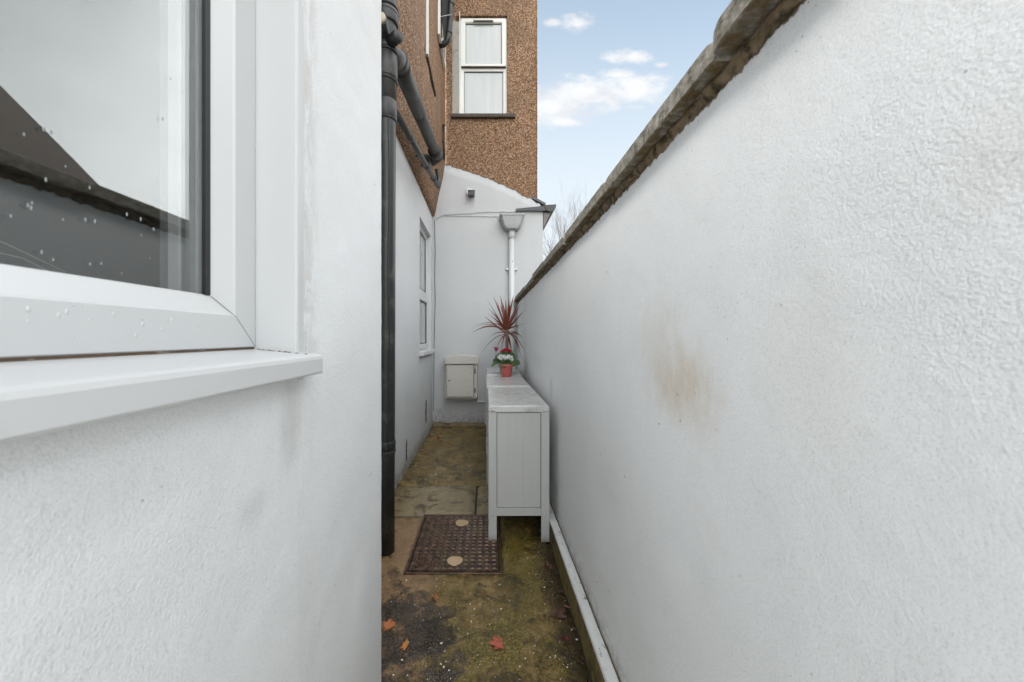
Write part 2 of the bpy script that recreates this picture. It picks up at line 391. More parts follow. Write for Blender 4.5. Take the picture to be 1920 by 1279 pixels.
def m_cabinet(name, base, top=False):
    m, t, b, pos = newmat(name)
    n = t.noise(pos, 5, 5, .6)
    c = t.mix(n, tuple(x*.94 for x in base), base)
    if top:
        d = t.noise(pos, 9, 8, .72, 1.1)
        c = t.mix(t.m('MULTIPLY', t.sm(d, .48, .66), .55), c, (.30, .275, .24))
        d2 = t.noise(t.vmul(pos, (3, 1, 1)), 22, 6, .75, .8)
        c = t.mix(t.m('MULTIPLY', t.sm(d2, .58, .66), .6), c, (.14, .12, .095))
        b.inputs['Roughness'].default_value = .24
    else:
        X, Y, Z = t.sep(pos)
        run = t.noise(t.vmul(pos, (38, 38, .6)), 1.5, 5, .6)
        c = t.mix(t.m('MULTIPLY', t.sm(run, .6, .72), .22), c, (.30, .28, .25))
        sp = t.voro(pos, 30)
        c = t.mix(t.m('MULTIPLY', t.m('MULTIPLY', t.sm(sp, .09, .04), t.sm(t.noise(pos, 6, 2), .52, .6)), .7), c, (.2, .15, .1))
        c = t.mix(t.m('MULTIPLY', t.sm(t.m('ADD', Z, t.m('MULTIPLY', t.noise(pos, 40, 5, .7), .05)), .075, .02), .75), c, (.17, .15, .12))
        b.inputs['Roughness'].default_value = .45
    t.put(b.inputs['Base Color'], c)
    return m
M['cab'] = m_cabinet('cabinet_paint', (.46,.465,.45)); M['cabtop'] = m_cabinet('cabinet_top_paint', (.52,.53,.525), True)
def m_metbox(name, base):
    m, t, b, pos = newmat(name)
    n = t.noise(pos, 5, 5, .6); c = t.mix(n, tuple(x*.92 for x in base), base)
    d = t.noise(pos, 10, 8, .75, .8)
    c = t.mix(t.m('MULTIPLY', t.sm(d, .52, .72), .5), c, (.42, .36, .27))
    c = t.mix(t.m('MULTIPLY', t.sm(t.noise(pos, 34, 6, .75), .6, .68), .6), c, (.20, .17, .13))
    t.put(b.inputs['Base Color'], c); b.inputs['Roughness'].default_value = .5; return m
M['metbox'] = m_metbox('meter_box_plastic', (.54,.52,.475))

def m_floor():
    m, t, b, pos = newmat('wet_mossy_concrete')
    X, Y, Z = t.sep(pos)
    lo = t.noise(pos, 3.2, 7, .68, .7); mid = t.noise(pos, 14, 7, .72, .5); fi = t.noise(pos, 90, 6, .75)
    c = t.ramp(mid, [(.34, (.022,.014,.004)), (.45, (.120,.078,.020)), (.56, (.22,.145,.050)), (.70, (.37,.26,.13))])
    green = t.ramp(fi, [(.37, (.014,.012,.002)), (.5, (.125,.094,.016)), (.63, (.34,.26,.075))])
    gm = t.sm(lo, .36, .58)
    # moss takes the middle and the right of the passage
    gm = t.m('MULTIPLY', gm, t.sm(t.m('ADD', X, t.m('MULTIPLY', mid, .3)), -.22, .10, .25, 1.0))
    c = t.mix(t.m('MULTIPLY', gm, .85), c, green)
    # bare pinkish concrete at the left
    bare = t.m('MULTIPLY', t.sm(t.m('ADD', X, t.m('MULTIPLY', t.noise(pos, 9, 5, .7), .4)), .06, -.14), t.sm(Y, 2.6, 2.2))
    c = t.mix(t.m('MULTIPLY', bare, .70), c, t.mix(fi, (.19,.10,.048), (.42,.26,.15)))
    # clean flagstone between two joints
    fl = t.m('MULTIPLY', t.sm(Y, 2.452, 2.47), t.sm(Y, 2.972, 2.95))
    fl = t.m('MULTIPLY', fl, t.sm(t.m('ADD', X, t.m('MULTIPLY', lo, .3)), -.50, -.28, .25, 1))
    c = t.mix(t.m('MULTIPLY', fl, .75), c, t.mix(fi, (.19,.15,.085), (.37,.31,.20)))
    # broken dark patch of old tarmac bottom left
    dx = t.m('DIVIDE', t.m('ADD', X, .36), .27); dy = t.m('DIVIDE', t.m('SUBTRACT', Y, 1.38), .33)
    dd = t.m('ADD', t.m('SQRT', t.m('ADD', t.m('MULTIPLY', dx, dx), t.m('MULTIPLY', dy, dy))), t.m('MULTIPLY', t.m('SUBTRACT', t.noise(pos, 8, 6, .7), .5), 1.1))
    pt = t.m('MULTIPLY', t.sm(dd, 1.05, .9), t.sm(t.noise(pos, 5.5, 6, .7), .40, .50))
    tar = t.ramp(t.noise(pos, 170, 5, .7), [(.40, (.010,.008,.007)), (.5, (.055,.043,.034)), (.61, (.25,.20,.165))])
    c = t.mix(t.m('MULTIPLY', pt, .9), c, tar)
    # near-black along the right edge, plus random dark blotches
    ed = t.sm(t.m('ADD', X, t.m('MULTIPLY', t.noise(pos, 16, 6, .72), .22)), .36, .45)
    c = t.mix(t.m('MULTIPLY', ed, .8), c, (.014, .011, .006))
    dk = t.noise(pos, 6.5, 7, .7, .9)
    c = t.mix(t.m('MULTIPLY', t.sm(dk, .50, .63), .72), c, (.016, .013, .006))
    # pale flecks
    fk = t.voro(pos, 85); fn = t.noise(pos, 4.5, 4, .6)
    c = t.mix(t.m('MULTIPLY', t.sm(fk, .19, .10), t.sm(fn, .44, .56)), c, (.40, .33, .17))
    t.put(b.inputs['Base Color'], c)
    wet = t.sm(t.noise(pos, 4, 5, .6), .40, .62)
    t.put(b.inputs['Roughness'], t.mix(wet, (.46,)*3, (.10,)*3))
    b.inputs['Specular IOR Level'].default_value = .5
    hh = t.m('ADD', t.m('MULTIPLY', fi, .7), t.m('MULTIPLY', t.m('MULTIPLY', t.noise(pos, 150, 4, .7), pt), 2.2))
    t.put(b.inputs['Normal'], t.bump(hh, .9, .005, t.bump(mid, .45, .010)))
    return m
M['floor'] = m_floor()
M['soil'] = plain('soil', (.10,.085,.055), .9, .4, 3, .5, 30)
M['joint'] = plain('joint_dirt', (.030,.025,.014), .9, .4, 40, .6, 60)
def m_iron():
    m, t, b, pos = newmat('rusty_iron')
    n = t.noise(pos, 28, 7, .7); lo = t.noise(pos, 7, 5, .65)
    c = t.ramp(n, [(.36, (.014,.007,.004)), (.5, (.065,.030,.017)), (.64, (.16,.085,.045))])
    c = t.mix(t.m('MULTIPLY', t.sm(lo, .46, .66), .65), c, (.085, .064, .026))
    t.put(b.inputs['Base Color'], c); b.inputs['Roughness'].default_value = .30; b.inputs['Metallic'].default_value = .25
    t.put(b.inputs['Normal'], t.bump(n, .5, .002)); return m
M['iron'] = m_iron()
M['plug'] = plain('sandy_plug', (.50,.36,.22), .7, .2, 50, .3, 120)

# ================================================================== SETTING
XL, XN, XR, YE = -.716, -.391, .42, 4.92          # left wall, near wall, right wall, end wall
g = gridsheet(B(), lambda a, b_: ((a-.5)*900, (b_-.5)*900, -.03), 6, 6)
tag(obj('ground', g, M['soil']), kind='structure')
bm = B()
JW = .005
def slab(x0, x1, y0, y1, z=0.0):
    nx = max(2, int((x1-x0)/.03)); ny = max(2, int((y1-y0)/.03))
    def f(a, b_):
        x = x0+(x1-x0)*a; y = y0+(y1-y0)*b_
        e = min(x-x0, x1-x, y-y0, y1-y)
        zz = z + .0035*mnoise.noise((x*6, y*6, 1.3)) + .002*mnoise.noise((x*22, y*22, 4.1))
        if e < 1e-6: zz = z-.018
        if -.40 < x < .074 and 1.85 < y < 2.435: zz = -.03
        return (x, y, zz)
    gridsheet(bm, f, nx, ny)
slab(-.72, .373, -1.05, 2.452)
slab(-.72, -.0755, 2.457+JW, 2.966-JW); slab(-.0695, .373, 2.457+JW, 2.966-JW, -.002)
slab(-.72, .373, 2.966+.004, YE)
pv = obj('paving', bm, M['floor'], smooth=True); tag(pv, kind='structure')
o = obj('paving_bed', boxb(-.72, .373, -1.05, YE, -.028, -.016), M['joint']); tag(o, kind='structure')

yd = gridsheet(B(), lambda a, b_: (-7+14*a, -13+11.9*b_, -.012), 4, 4)
tag(obj('bounce_ground', yd, plain('pale_bounce_ground', (.42,.40,.37), .8, .15, 3)), kind='structure')  # unseen pale ground behind the camera, added to bounce light onto the walls
# ================================================================== BOUNDARY WALL (right)
bw = thing('boundary_wall', (XR, 2.0, 0), 'long white rendered garden wall with mossy concrete coping along the right of the passage', 'wall')
bm = B()
def wf(a, b_):
    y = -.95+(YE+.95-.003)*a; z = -.02+1.668*b_
    return (XR + .0045*mnoise.noise((y*2.2, z*2.2, 0)) + .0015*mnoise.noise((y*9, z*9, 3)), y, z)
gridsheet(bm, wf, 150, 40)
box(bm, XR+.012, XR+.23, -.95, YE-.003, -.02, 1.648)
obj('wall', bm, M['right_wall'], bw, smooth=True)
bm = B()
def mortar(a, b_):       # lumpy bed squeezed out below the coping stones
    y = -.95+5.85*a; k = b_
    x = XR - math.sin(k*math.pi)*(.007+.008*mnoise.noise((y*14, k*2, 7))+.006*mnoise.noise((y*60, k*5, 7))) - .006*k
    z = 1.632+.026*k + .012*mnoise.noise((y*11, k*3, 2))*(1-k) + .007*mnoise.noise((y*70, k*3, 2))*(1-k)
    return (x-.002, y, z)
gridsheet(bm, mortar, 1100, 6)
obj('mortar_bed', bm, M['mortar'], bw, smooth=True)
ys = [-.95, -.60, .005, .614, 1.185, 1.82, 2.42, 3.02, 3.62, 4.22, 4.82, 4.915]
for i in range(len(ys)-1):
    y0, y1 = ys[i]+.005, ys[i+1]-.005
    dz = rnd.uniform(-.007, .007); dx = rnd.uniform(-.007, .007)
    if i == 2: dz, dx = .006, -.007
    if i == 3: dz, dx = -.004, .001
    tl = rnd.uniform(-.004, .004)
    x0, x1, z0, z1 = .380+dx, .695+dx, 1.656+dz, 1.699+dz
    prof = [(x0+.003, z0), (x0, z0+.003), (x0-.0005, (z0+z1)/2), (x0, z1-.003), (x0+.003, z1), (x0+.06, z1+.010), ((x0+x1)/2, z1+.022), (x1-.06, z1+.010), (x1, z1-.004), (x1, z0), (x1-.1, z0-.001), ((x0+x1)/2, z0-.001), (x0+.035, z0)]
    n = max(3, int((y1-y0)/.016)); bm = B(); rings = []
    for k in range(n+1):
        y = y0+(y1-y0)*k/n; rg = []
        e = min(k, n-k)/n*(y1-y0)
        for (px, pz) in prof:
            nn = mnoise.noise((px*30+i*7, y*28, pz*30)); n2 = mnoise.noise((px*80+i*3, y*90, pz*80))
            sh = -.005*math.exp(-e/.008)
            cx, cz = (x0+x1)/2, (z0+z1)/2
            rg.append(bm.verts.new((px+(.0008*nn+.0011*n2) - (sh if px < cx else -sh), y, pz+(.0008*nn+.0011*n2)+tl*(k/n-.5) + (sh if pz > cz else -sh*.4))))
        rings.append(rg)
    for a, b_ in zip(rings, rings[1:]):
        for k in range(len(prof)): bm.faces.new([a[k], a[(k+1) % len(prof)], b_[(k+1) % len(prof)], b_[k]])
    bm.faces.new(list(reversed(rings[0]))); bm.faces.new(rings[-1])
    obj('coping_stone', bm, M['coping'], bw)
# mossy plinth and painted ledge
bm = B()
gridsheet(bm, lambda a, b_: (.375+.004*mnoise.noise((a*40, b_*4, 0)), -.95+(YE+.95-.004)*a, -.02+.137*b_), 160, 5)
box(bm, .383, XR-.001, -.95, YE-.004, -.02, .117)
obj('plinth', bm, M['plinth'], bw, smooth=True)
bm = B()
def led(a, b_):
    y = -.95+(YE+.95-.004)*a
    pts = [(.3725, .112), (.3725, .126), (.3735, .1275), (.395, .1285), (.4085, .1295), (.4105, .128), (.411, .118)]
    x, z = pts[round(b_*6)]
    q = mnoise.noise((y*9, b_*3, 5))
    return (x+.0012*q, y, z+.0012*mnoise.noise((y*7, 3, b_)) - (.003 if (round(b_*6) == 4 and q > .1) else 0))
gridsheet(bm, led, 300, 6)
obj('painted_ledge', bm, M['ledge'], bw, smooth=True)

# ================================================================== NEAR EXTENSION (left, close to the camera)
NEAR = .9
ext = thing('house_extension', (XN, .5, 0), 'white rendered house extension with big window close at the left edge', 'building')
YW0, YW1, ZW0, ZW1 = -.80, .758, CH-.022, 2.45      # window opening
YC = 1.372                                            # outer corner
bm = B()
def cornery(z): return YC+.0035*mnoise.noise((z*5, 1, 1))+.0022*mnoise.noise((z*26, 4, 1))
def nearface(y0, y1, z0, z1, nx, nz):
    def f(a, b_):
        y = y0+(y1-y0)*a; z = z0+(z1-z0)*b_
        k = min(1, (YC-y)/.05)*min(1, max(0, abs(y-YW1))/.02 if z > ZW0 else 1)
        yo = cornery(z)-YC if y > YC-1e-4 else 0
        return (XN+(.004*mnoise.noise((y*3, z*3, 9))+.0015*mnoise.noise((y*11, z*11, 2)))*k, y+yo, z)
    gridsheet(bm, f, nx, nz)
ZT = 2.85; ZS = CH-.0785
ZL = CH-.0545
nearface(YW1, YC, ZL, ZT, 20, 120); nearface(-1.05, YC, -.3, ZL, 100, 90); 
nearface(-1.05, YW1, ZW1, ZT, 30, 12); nearface(-1.05, YW0, ZL, ZW1, 20, 16)
bmesh.ops.remove_doubles(bm, verts=bm.verts, dist=.0005)
# corner return, far jamb, near jamb, head, top
for (za, zb, n_) in ((-.3, ZL, 90), (ZL, ZT, 120)): gridsheet(bm, lambda a, b_: (XN+(XL-.3-XN)*a, cornery(za+(zb-za)*b_), za+(zb-za)*b_), 2, n_)
for q in [
          [(XN,YW0,ZS-.02),(XN-.13,YW0,ZS-.02),(XN-.13,YW0,ZW1),(XN,YW0,ZW1)],
          [(XN,YW0,ZW1),(XN-.13,YW0,ZW1),(XN-.13,YW1,ZW1),(XN,YW1,ZW1)],
          [(XN,-1.05,ZT),(XL-3,-1.05,ZT),(XL-3,YC,ZT),(XN,YC,ZT)]]:
    bm.faces.new([bm.verts.new(p) for p in q])
obj('wall', bm, M['near_wall'], ext, smooth=True)
# smooth reveal lining of the far jamb
o = obj('window_reveal', boxb(XN-.13, XN+.0012, YW1, YW1+.03, ZS-.015, ZW1), M['upvc'], ext, bev=.004, seg=3)
# window
XF, XG = -.475, -.500
prof = [(XF-.004, 0), (XF, .003), (XF, .062), (XF-.0035, .0655), (XG+.003, .0945), (XG, .0975), (XG-.012, .0975), (XG-.06, .075), (XG-.06, 0)]
bm = ring_x(B(), prof, YW0, YW1, ZW0, ZW1)
win = obj('window', bm, M['upvc'], ext)
tag(win, 'large white plastic window frame with wet lower rail')
obj('gasket', boxb(XG-.003, XG+.0035, YW1-.1085, YW1-.0965, ZW0+.097, ZW1-.097), M['gasket'], win)
bm = B(); box(bm, XG-.006, XG-.002, YW0+.09, YW1-.09, ZW0+.09, ZW1-.09)
obj('glass_pane', bm, M['glass'], win)
obj('inner_stile', boxb(-.565, -.530, YW1-.122, YW1-.06, ZW0+.06, ZW1-.05), M['inner_pvc'], win)
obj('inner_lip', boxb(-.545, -.528, YW1-.129, YW1-.122, ZW0+.06, ZW1-.05), M['inner_lip'], win)
# fine mitre joint of the sash
bm = B(); tube(bm, [(XG+.004, YW1-.0955, ZW0+.0955), (XF-.0030, YW1-.0655, ZW0+.0655), (XF+.0002, YW1-.062, ZW0+.062), (XF+.0002, YW1-.003, ZW0+.003)], .0006, 6)
obj('mitre_joint', bm, plain('joint_grey', (.22,.22,.21), .7), win)
# sill with rounded nose
pr = [(-.520, CH-.022), (-.478, CH-.0248), (-.372, CH-.0355), (-.362, CH-.0375), (-.3565, CH-.041), (-.3545, CH-.047), (-.3545, CH-.0745), (-.3565, CH-.0785), (-.362, CH-.0785), (-.366, CH-.0745), (-.368, CH-.058), (-.520, CH-.052)]
o = obj('window_sill', prism(B(), pr, 1, -.9, .800), M['upvc'], win, smooth=False, bev=.0016, seg=2)
# dirty gap between frame and sill
obj('sill_gap', boxb(XF-.03, XF-.0015, YW0, YW1-.003, CH-.030, ZW0+.001), M['seam'], win)
bm = B()
for k in range(26):
    yk = YW1-.0012-rnd.uniform(0, .002); xk = rnd.uniform(-.475, -.372)
    zz = CH-.025-.0103*(xk+.478)/.106
    tube(bm, [(xk, yk, zz), (xk+rnd.uniform(.002, .007), yk, zz+rnd.uniform(-.0006, .001))], rnd.uniform(.0006, .0014), 6)
obj('joint_grime', bm, M['seam'], win)
# dark room behind the pane
bm = B()
box(bm, -3.6, -.575, -1.0, 1.2, .0, 2.6)
for f in bm.faces: pass
fs = [f for f in bm.faces if all(abs(v_.co.x+.575) < 1e-4 for v_ in f.verts)]
bmesh.ops.delete(bm, geom=fs, context='FACES_ONLY')
for (ya, yb_, za, zb) in ((-1.0, YW0+.05, 0, 2.6), (YW1-.05, 1.2, 0, 2.6), (YW0+.05, YW1-.05, 0, ZW0+.05), (YW0+.05, YW1-.05, ZW1-.05, 2.6)): box(bm, -.575, -.5605, ya, yb_, za, zb)
obj('room_interior', bm, M['room'], ext)
# rain drops on pane and rail
def drop(loc, r, sx_, sy_, sz_):
    bm = B(); bmesh.ops.create_uvsphere(bm, u_segments=10, v_segments=7, radius=r)
    bmesh.ops.scale(bm, verts=bm.verts, vec=(sx_, sy_, sz_)); bmesh.ops.translate(bm, verts=bm.verts, vec=loc)
    return bm
def onplane(px, py, X):
    Z = X/(px-VX)*F; return P(px, py, Z)
glass_px = [(45,252),(123,312),(86,337),(168,352),(58,390),(20,405),(118,412),(238,402),(264,411),(288,430),(160,412),(178,415),(78,473),(100,487),(169,495),(190,494),(228,513),(281,484),(265,441),(60,380),(52,385),(96,248),(320,148),(305,223),(82,242)]
for (a, b_) in glass_px:
    p = onplane(a, b_, XG-.002)
    obj('raindrop', drop(p, rnd.uniform(.0009, .0018), .4, .8, 1.7), M['glassdrop'], win, smooth=True)
rail_px = [(53,580),(53,603),(138,572),(162,580),(168,600),(137,632),(213,590),(268,608),(255,628),(267,597),(312,600),(322,600),(372,612),(360,590),(304,617),(125,585),(110,592)]
for (a, b_) in rail_px:
    p = onplane(a, b_, XF)
    obj('raindrop', drop(p, rnd.uniform(.0013, .0026), .32, .85, 1.35), M['wetdrop'], win, smooth=True)
for (a, b_) in [(58,677),(312,662),(300,660),(380,656)]:
    p = onplane(a, b_, XF+.002)
    obj('raindrop', drop(p, .003, .8, 1.6, .8), M['water'], win, smooth=True)

# dried grass in the room behind the pane
bm = B(); r2 = random.Random(3)
for k in range(34):
    a0 = Vector((-.66, .30+r2.uniform(-.03,.03), 1.24)); L = r2.uniform(.14, .34); th = r2.uniform(-1.35, 1.35)
    d = Vector((r2.uniform(-.2,.25), math.sin(th), math.cos(th)*.55+.1)).normalized()
    pts = [a0+d*L*t_+Vector((0,0,-.13*L*(t_*2.2)**2)) for t_ in [0,.25,.5,.75,1]]
    tube(bm, pts, [.0012,.0011,.0010,.0008,.0003], 4)
tag(obj('dried_grass', bm, plain('dry_stalks', (.16,.165,.15), .7), loc=(-.66,.30,1.2)), 'spray of dry stalks on the inner ledge behind the large window pane', 'dried grass')

NEAR = 1.0
# ================================================================== MAIN HOUSE (left far wall + end wall)
hs = thing('pebbledash_house', (XL, 3.5, 0), 'tall house, white painted below and brown pebbledash above, closing the end of the passage', 'building')
# ---- left lower wall with window opening
LY0, LY1, LZ0, LZ1 = 3.97, 4.78, 1.03, 2.50
bm = B()
def lf(y0, y1, z0, z1, nx, nz):
    gridsheet(bm, lambda a, b_: (XL+.004*mnoise.noise(((y0+(y1-y0)*a)*3, (z0+(z1-z0)*b_)*3, 4))*(1 if (y0+(y1-y0)*a) < 3.9 else .2), y0+(y1-y0)*a, z0+(z1-z0)*b_), nx, nz)
lf(1.2, LY0, -.02, 2.83, 50, 40); lf(LY0, LY1, -.02, LZ0, 12, 12); lf(LY0, LY1, LZ1, 2.83, 12, 5); lf(LY1, YE+.02, -.02, 2.83, 3, 40)
bmesh.ops.remove_doubles(bm, verts=bm.verts, dist=.0005)
XI = -.764
for q in [[(XL,LY1,LZ0),(XI-.05,LY1,LZ0),(XI-.05,LY1,LZ1),(XL,LY1,LZ1)],[(XL,LY0,LZ0),(XI-.05,LY0,LZ0),(XI-.05,LY0,LZ1),(XL,LY0,LZ1)],
          [(XL,LY0,LZ1),(XI-.05,LY0,LZ1),(XI-.05,LY1,LZ1),(XL,LY1,LZ1)],[(XL,LY0,LZ0),(XI-.05,LY0,LZ0),(XI-.05,LY1,LZ0),(XL,LY1,LZ0)]]:
    bm.faces.new([bm.verts.new(p) for p in q])
o = obj('painted_side_wall', bm, M['left_wall'], hs, smooth=True)
# ground-floor window
fr = [(XI, 0), (XI, .05), (XI-.012, .06), (XI-.05, .06), (XI-.05, 0)]
zt = 1.70
bm = ring_x(B(), fr, LY0, LY1, zt, LZ1); ring_x(bm, fr, LY0, LY1, LZ0, zt)
sash = [(XI+.012, .012), (XI+.012, .062), (XI, .07), (XI-.02, .07), (XI-.02, .012)]
ring_x(bm, sash, LY0, LY1, LZ0+.01, zt-.01)
gw = obj('window', bm, M['upvc'], hs); tag(gw, 'tall narrow white two part window seen edge on')
obj('glass_pane', boxb(XI-.024, XI-.018, LY0+.05, LY1-.05, zt+.05, LZ1-.05), M['frost'], gw)
obj('glass_pane', boxb(XI-.014, XI-.008, LY0+.06, LY1-.06, LZ0+.07, zt-.07), M['frost'], gw)
obj('gasket', ring_x(B(), [(XI-.010, .058), (XI-.010, .068), (XI-.016, .068), (XI-.016, .058)], LY0, LY1, zt, LZ1), M['gasket'], gw)
obj('gasket', ring_x(B(), [(XI+.002, .068), (XI+.002, .078), (XI-.006, .078), (XI-.006, .068)], LY0, LY1, LZ0+.01, zt-.01), M['gasket'], gw)
obj('window_sill', boxb(XI-.01, XL+.045, LY0-.04, LY1+.035, LZ0-.045, LZ0+.004), M['upvc'], gw, bev=.006)
ab = plain('dirty_air_brick', (.055,.05,.043), .9, .5, 60, .8, 90)
for (ya, yb_, za, zb) in ((4.335, 4.385, .17, .44), (3.27, 3.30, .08, .27)):
    bm = B(); gridsheet(bm, lambda a, b_: (XL+.0075+.003*mnoise.noise((a*4, b_*7, 1)), ya+(yb_-ya)*a+.010*mnoise.noise((b_*6, a, ya)), za+(zb-za)*b_+.01*mnoise.noise((a*5, b_, 4))), 6, 24)
    obj('air_brick', bm, ab, hs)
# ---- pebbledash on the left: leans out at its foot, then rises
XU = -.55
bm = B()
WY0, WY1, WZ0, WZ1 = 3.38, 3.50, 3.79, 5.6
def pf(y0, y1, prof_, nx):
    n = len(prof_)-1
    gridsheet(bm, lambda a, b_: (prof_[round(b_*n)][0]+.010*mnoise.noise(((y0+(y1-y0)*a)*5, prof_[round(b_*n)][1]*5, 2)), y0+(y1-y0)*a,
        prof_[round(b_*n)][1]+(.012*mnoise.noise(((y0+(y1-y0)*a)*9, 1, 1)) if round(b_*n) <= 1 else 0)), nx, n)
foot = [(-.745, 2.80), (-.690, 2.806), (-.668, 2.90), (-.625, 3.10), (-.58, 3.30), (XU, 3.50), (XU, 3.79)]
pf(YC-.3, YE+.02, foot, 120)
pf(YC-.3, WY0, [(XU, 3.79), (XU, 4.4), (XU, 5.6), (XU, 8.0)], 12)
pf(WY1, YE+.02, [(XU, 3.79), (XU, 4.4), (XU, 5.6), (XU, 8.0)], 12)
pf(WY0, WY1, [(XU, 5.6), (XU, 8.0)], 4)
for q in [[(XU,WY1,WZ0),(XU-.1,WY1,WZ0),(XU-.1,WY1,WZ1),(XU,WY1,WZ1)],[(XU,WY0,WZ0),(XU-.1,WY0,WZ0),(XU-.1,WY0,WZ1),(XU,WY0,WZ1)],
          [(XU,WY0,WZ0),(XU-.1,WY0,WZ0),(XU-.1,WY1,WZ0),(XU,WY1,WZ0)]]:
    bm.faces.new([bm.verts.new(p) for p in q])
obj('pebbledash_side_wall', bm, M['pebble'], hs, smooth=True)
# side window above the pipes
bm = ring_x(B(), [(XU+.006, 0), (XU+.006, .014), (XU-.02, .014), (XU-.02, 0)], WY0, WY1, WZ0, WZ1)
sw = obj('window', bm, M['upvc_old'], hs); tag(sw, 'white side window high on the pebbledash')
obj('glass_pane', boxb(XU-.018, XU-.014, WY0+.012, WY1-.012, WZ0+.012, WZ1-.012), M['frost'], sw)
obj('window_sill', boxb(XU-.02, XU+.022, WY0-.02, WY1+.42, WZ0-.035, WZ0-.003), M['darksill'], sw, bev=.004)  # shadow of the underside put into this sill's dark colour
# second side window near the corner
W2 = (4.15, 4.72, 4.62, 6.2)
bm = ring_x(B(), [(XU+.034, 0), (XU+.034, .03), (XU+.005, .03), (XU+.005, 0)], W2[0], W2[1], W2[2], W2[3])
s2 = obj('window', bm, M['upvc_old'], hs)
obj('glass_pane', boxb(XU+.012, XU+.024, W2[0]+.025, W2[1]-.025, W2[2]+.025, W2[3]-.025), M['gasket'], s2)
# ---- end wall, lower painted part with a ragged raking top edge
bm = B()
def rake(x):        # height of painted part over x
    t_ = (x-(-.56))/(.74-(-.56))
    return 3.505-.545*t_ + .055*math.sin(max(0, min(1, t_))*math.pi) + .022*mnoise.noise((x*9, 0, 3)) + .018*mnoise.noise((x*26, 2, 3))
XE = .765
cols = 70; V = []
for i in range(cols+1):
    x = (XL-.03)+(XE-XL+.03)*i/cols
    zt_ = rake(max(x, -.56)) if x < .74 else 2.93
    V.append([bm.verts.new((x, YE+.003*mnoise.noise((x*3, z*zt_*3, 1)), -.02+(zt_+.02)*z)) for z in [j/28 for j in range(29)]])
for a, b_ in zip(V, V[1:]):
    for k in range(28): bm.faces.new([a[k], b_[k], b_[k+1], a[k+1]])
top = [c_[-1] for c_ in V]
bt = [bm.verts.new((v_.co.x, YE+.05, v_.co.z+.002)) for v_ in top]
for k in range(cols): bm.faces.new([top[k], top[k+1], bt[k+1], bt[k]])
for a, b_ in [((XE, YE), (XE, YE+6))]:
    bm.faces.new([bm.verts.new(p) for p in [(XE,YE,-.02),(XE,YE+6,-.02),(XE,YE+6,2.93),(XE,YE,2.93)]])
obj('painted_end_wall', bm, M['end_wall'], hs, smooth=True)
# crumbly line of mortar over the painted part
bm = B()
def me_(a, b_):
    x = -.56+1.285*a; k = round(b_*4)
    w_ = max(.0012, .008+.012*mnoise.noise((x*16, 1, 5))+.006*mnoise.noise((x*50, 1, 5)))
    return (x, YE+.010-.016*math.sin(k/4*math.pi)*min(1, w_/.008), rake(x)-.006+w_*k/4*1.2)
gridsheet(bm, me_, 260, 4)
obj('mortar_edge', bm, M['mortar'], hs)
# thin painted fascia at the raking end and dirty skirting
bm = B()
gridsheet(bm, lambda a, b_: (XL+.01+1.08*a, YE-.02-.018*(1-b_)-.008*mnoise.noise((a*14, b_, 0)), -.004+.055*b_*(1+.35*mnoise.noise((a*9, 1, 0)))), 60, 4)
obj('skirting', bm, plain('damp_skirting', (.20,.15,.09), .8, .3, 20, .6, 60, dirt=(.05,.045,.025), dscale=12, dlo=.48, dhi=.62), hs, smooth=True)
# ---- end wall, upper pebbledash with window opening
YP = YE+.035
UX0, UX1, UZ0, UZ1 = -.400, .288, 4.185, 5.53
XP1 = (1007-VX)/F*YP
bm = B()
def ef(x0, x1, z0, z1, nx, nz):
    gridsheet(bm, lambda a, b_: (x0+(x1-x0)*a, YP+.008*mnoise.noise(((x0+(x1-x0)*a)*4, (z0+(z1-z0)*b_)*4, 6)), z0+(z1-z0)*b_), nx, nz)
ef(XU-.02, UX0, 2.9, 8, 4, 60); ef(UX1, XP1, 2.9, 8, 8, 60); ef(UX0, UX1, 2.9, UZ0, 10, 18); ef(UX0, UX1, UZ1, 8, 10, 26)
for q in [[(XP1,YP,2.9),(XP1,YP+5,2.9),(XP1,YP+5,8),(XP1,YP,8)],[(UX0,YP,UZ0),(UX0,YP+.1,UZ0),(UX0,YP+.1,UZ1),(UX0,YP,UZ1)],[(UX1,YP,UZ0),(UX1,YP+.1,UZ0),(UX1,YP+.1,UZ1),(UX1,YP,UZ1)],
          [(UX0,YP,UZ1),(UX1,YP,UZ1),(UX1,YP+.1,UZ1),(UX0,YP+.1,UZ1)],[(UX0,YP,UZ0),(UX1,YP,UZ0),(UX1,YP+.1,UZ0),(UX0,YP+.1,UZ0)],
          [(XU,YP,8),(XP1,YP,8),(XP1,YP+5,8),(XU,YP+5,8)]]:
    bm.faces.new([bm.verts.new(p) for p in q])
obj('pebbledash_end_wall', bm, M['pebble'], hs, smooth=True)
# corner bead on the right edge
bm = B(); tube(bm, [(XP1-.004+.003*mnoise.noise((0, 0, z_i*.5)), YP-.003, 2.98+z_i*.03) for z_i in range(168)], [.008+.004*mnoise.noise((3, 0, z_i*.7)) for z_i in range(168)], 6)
obj('corner_bead', bm, M['pebble'], hs)
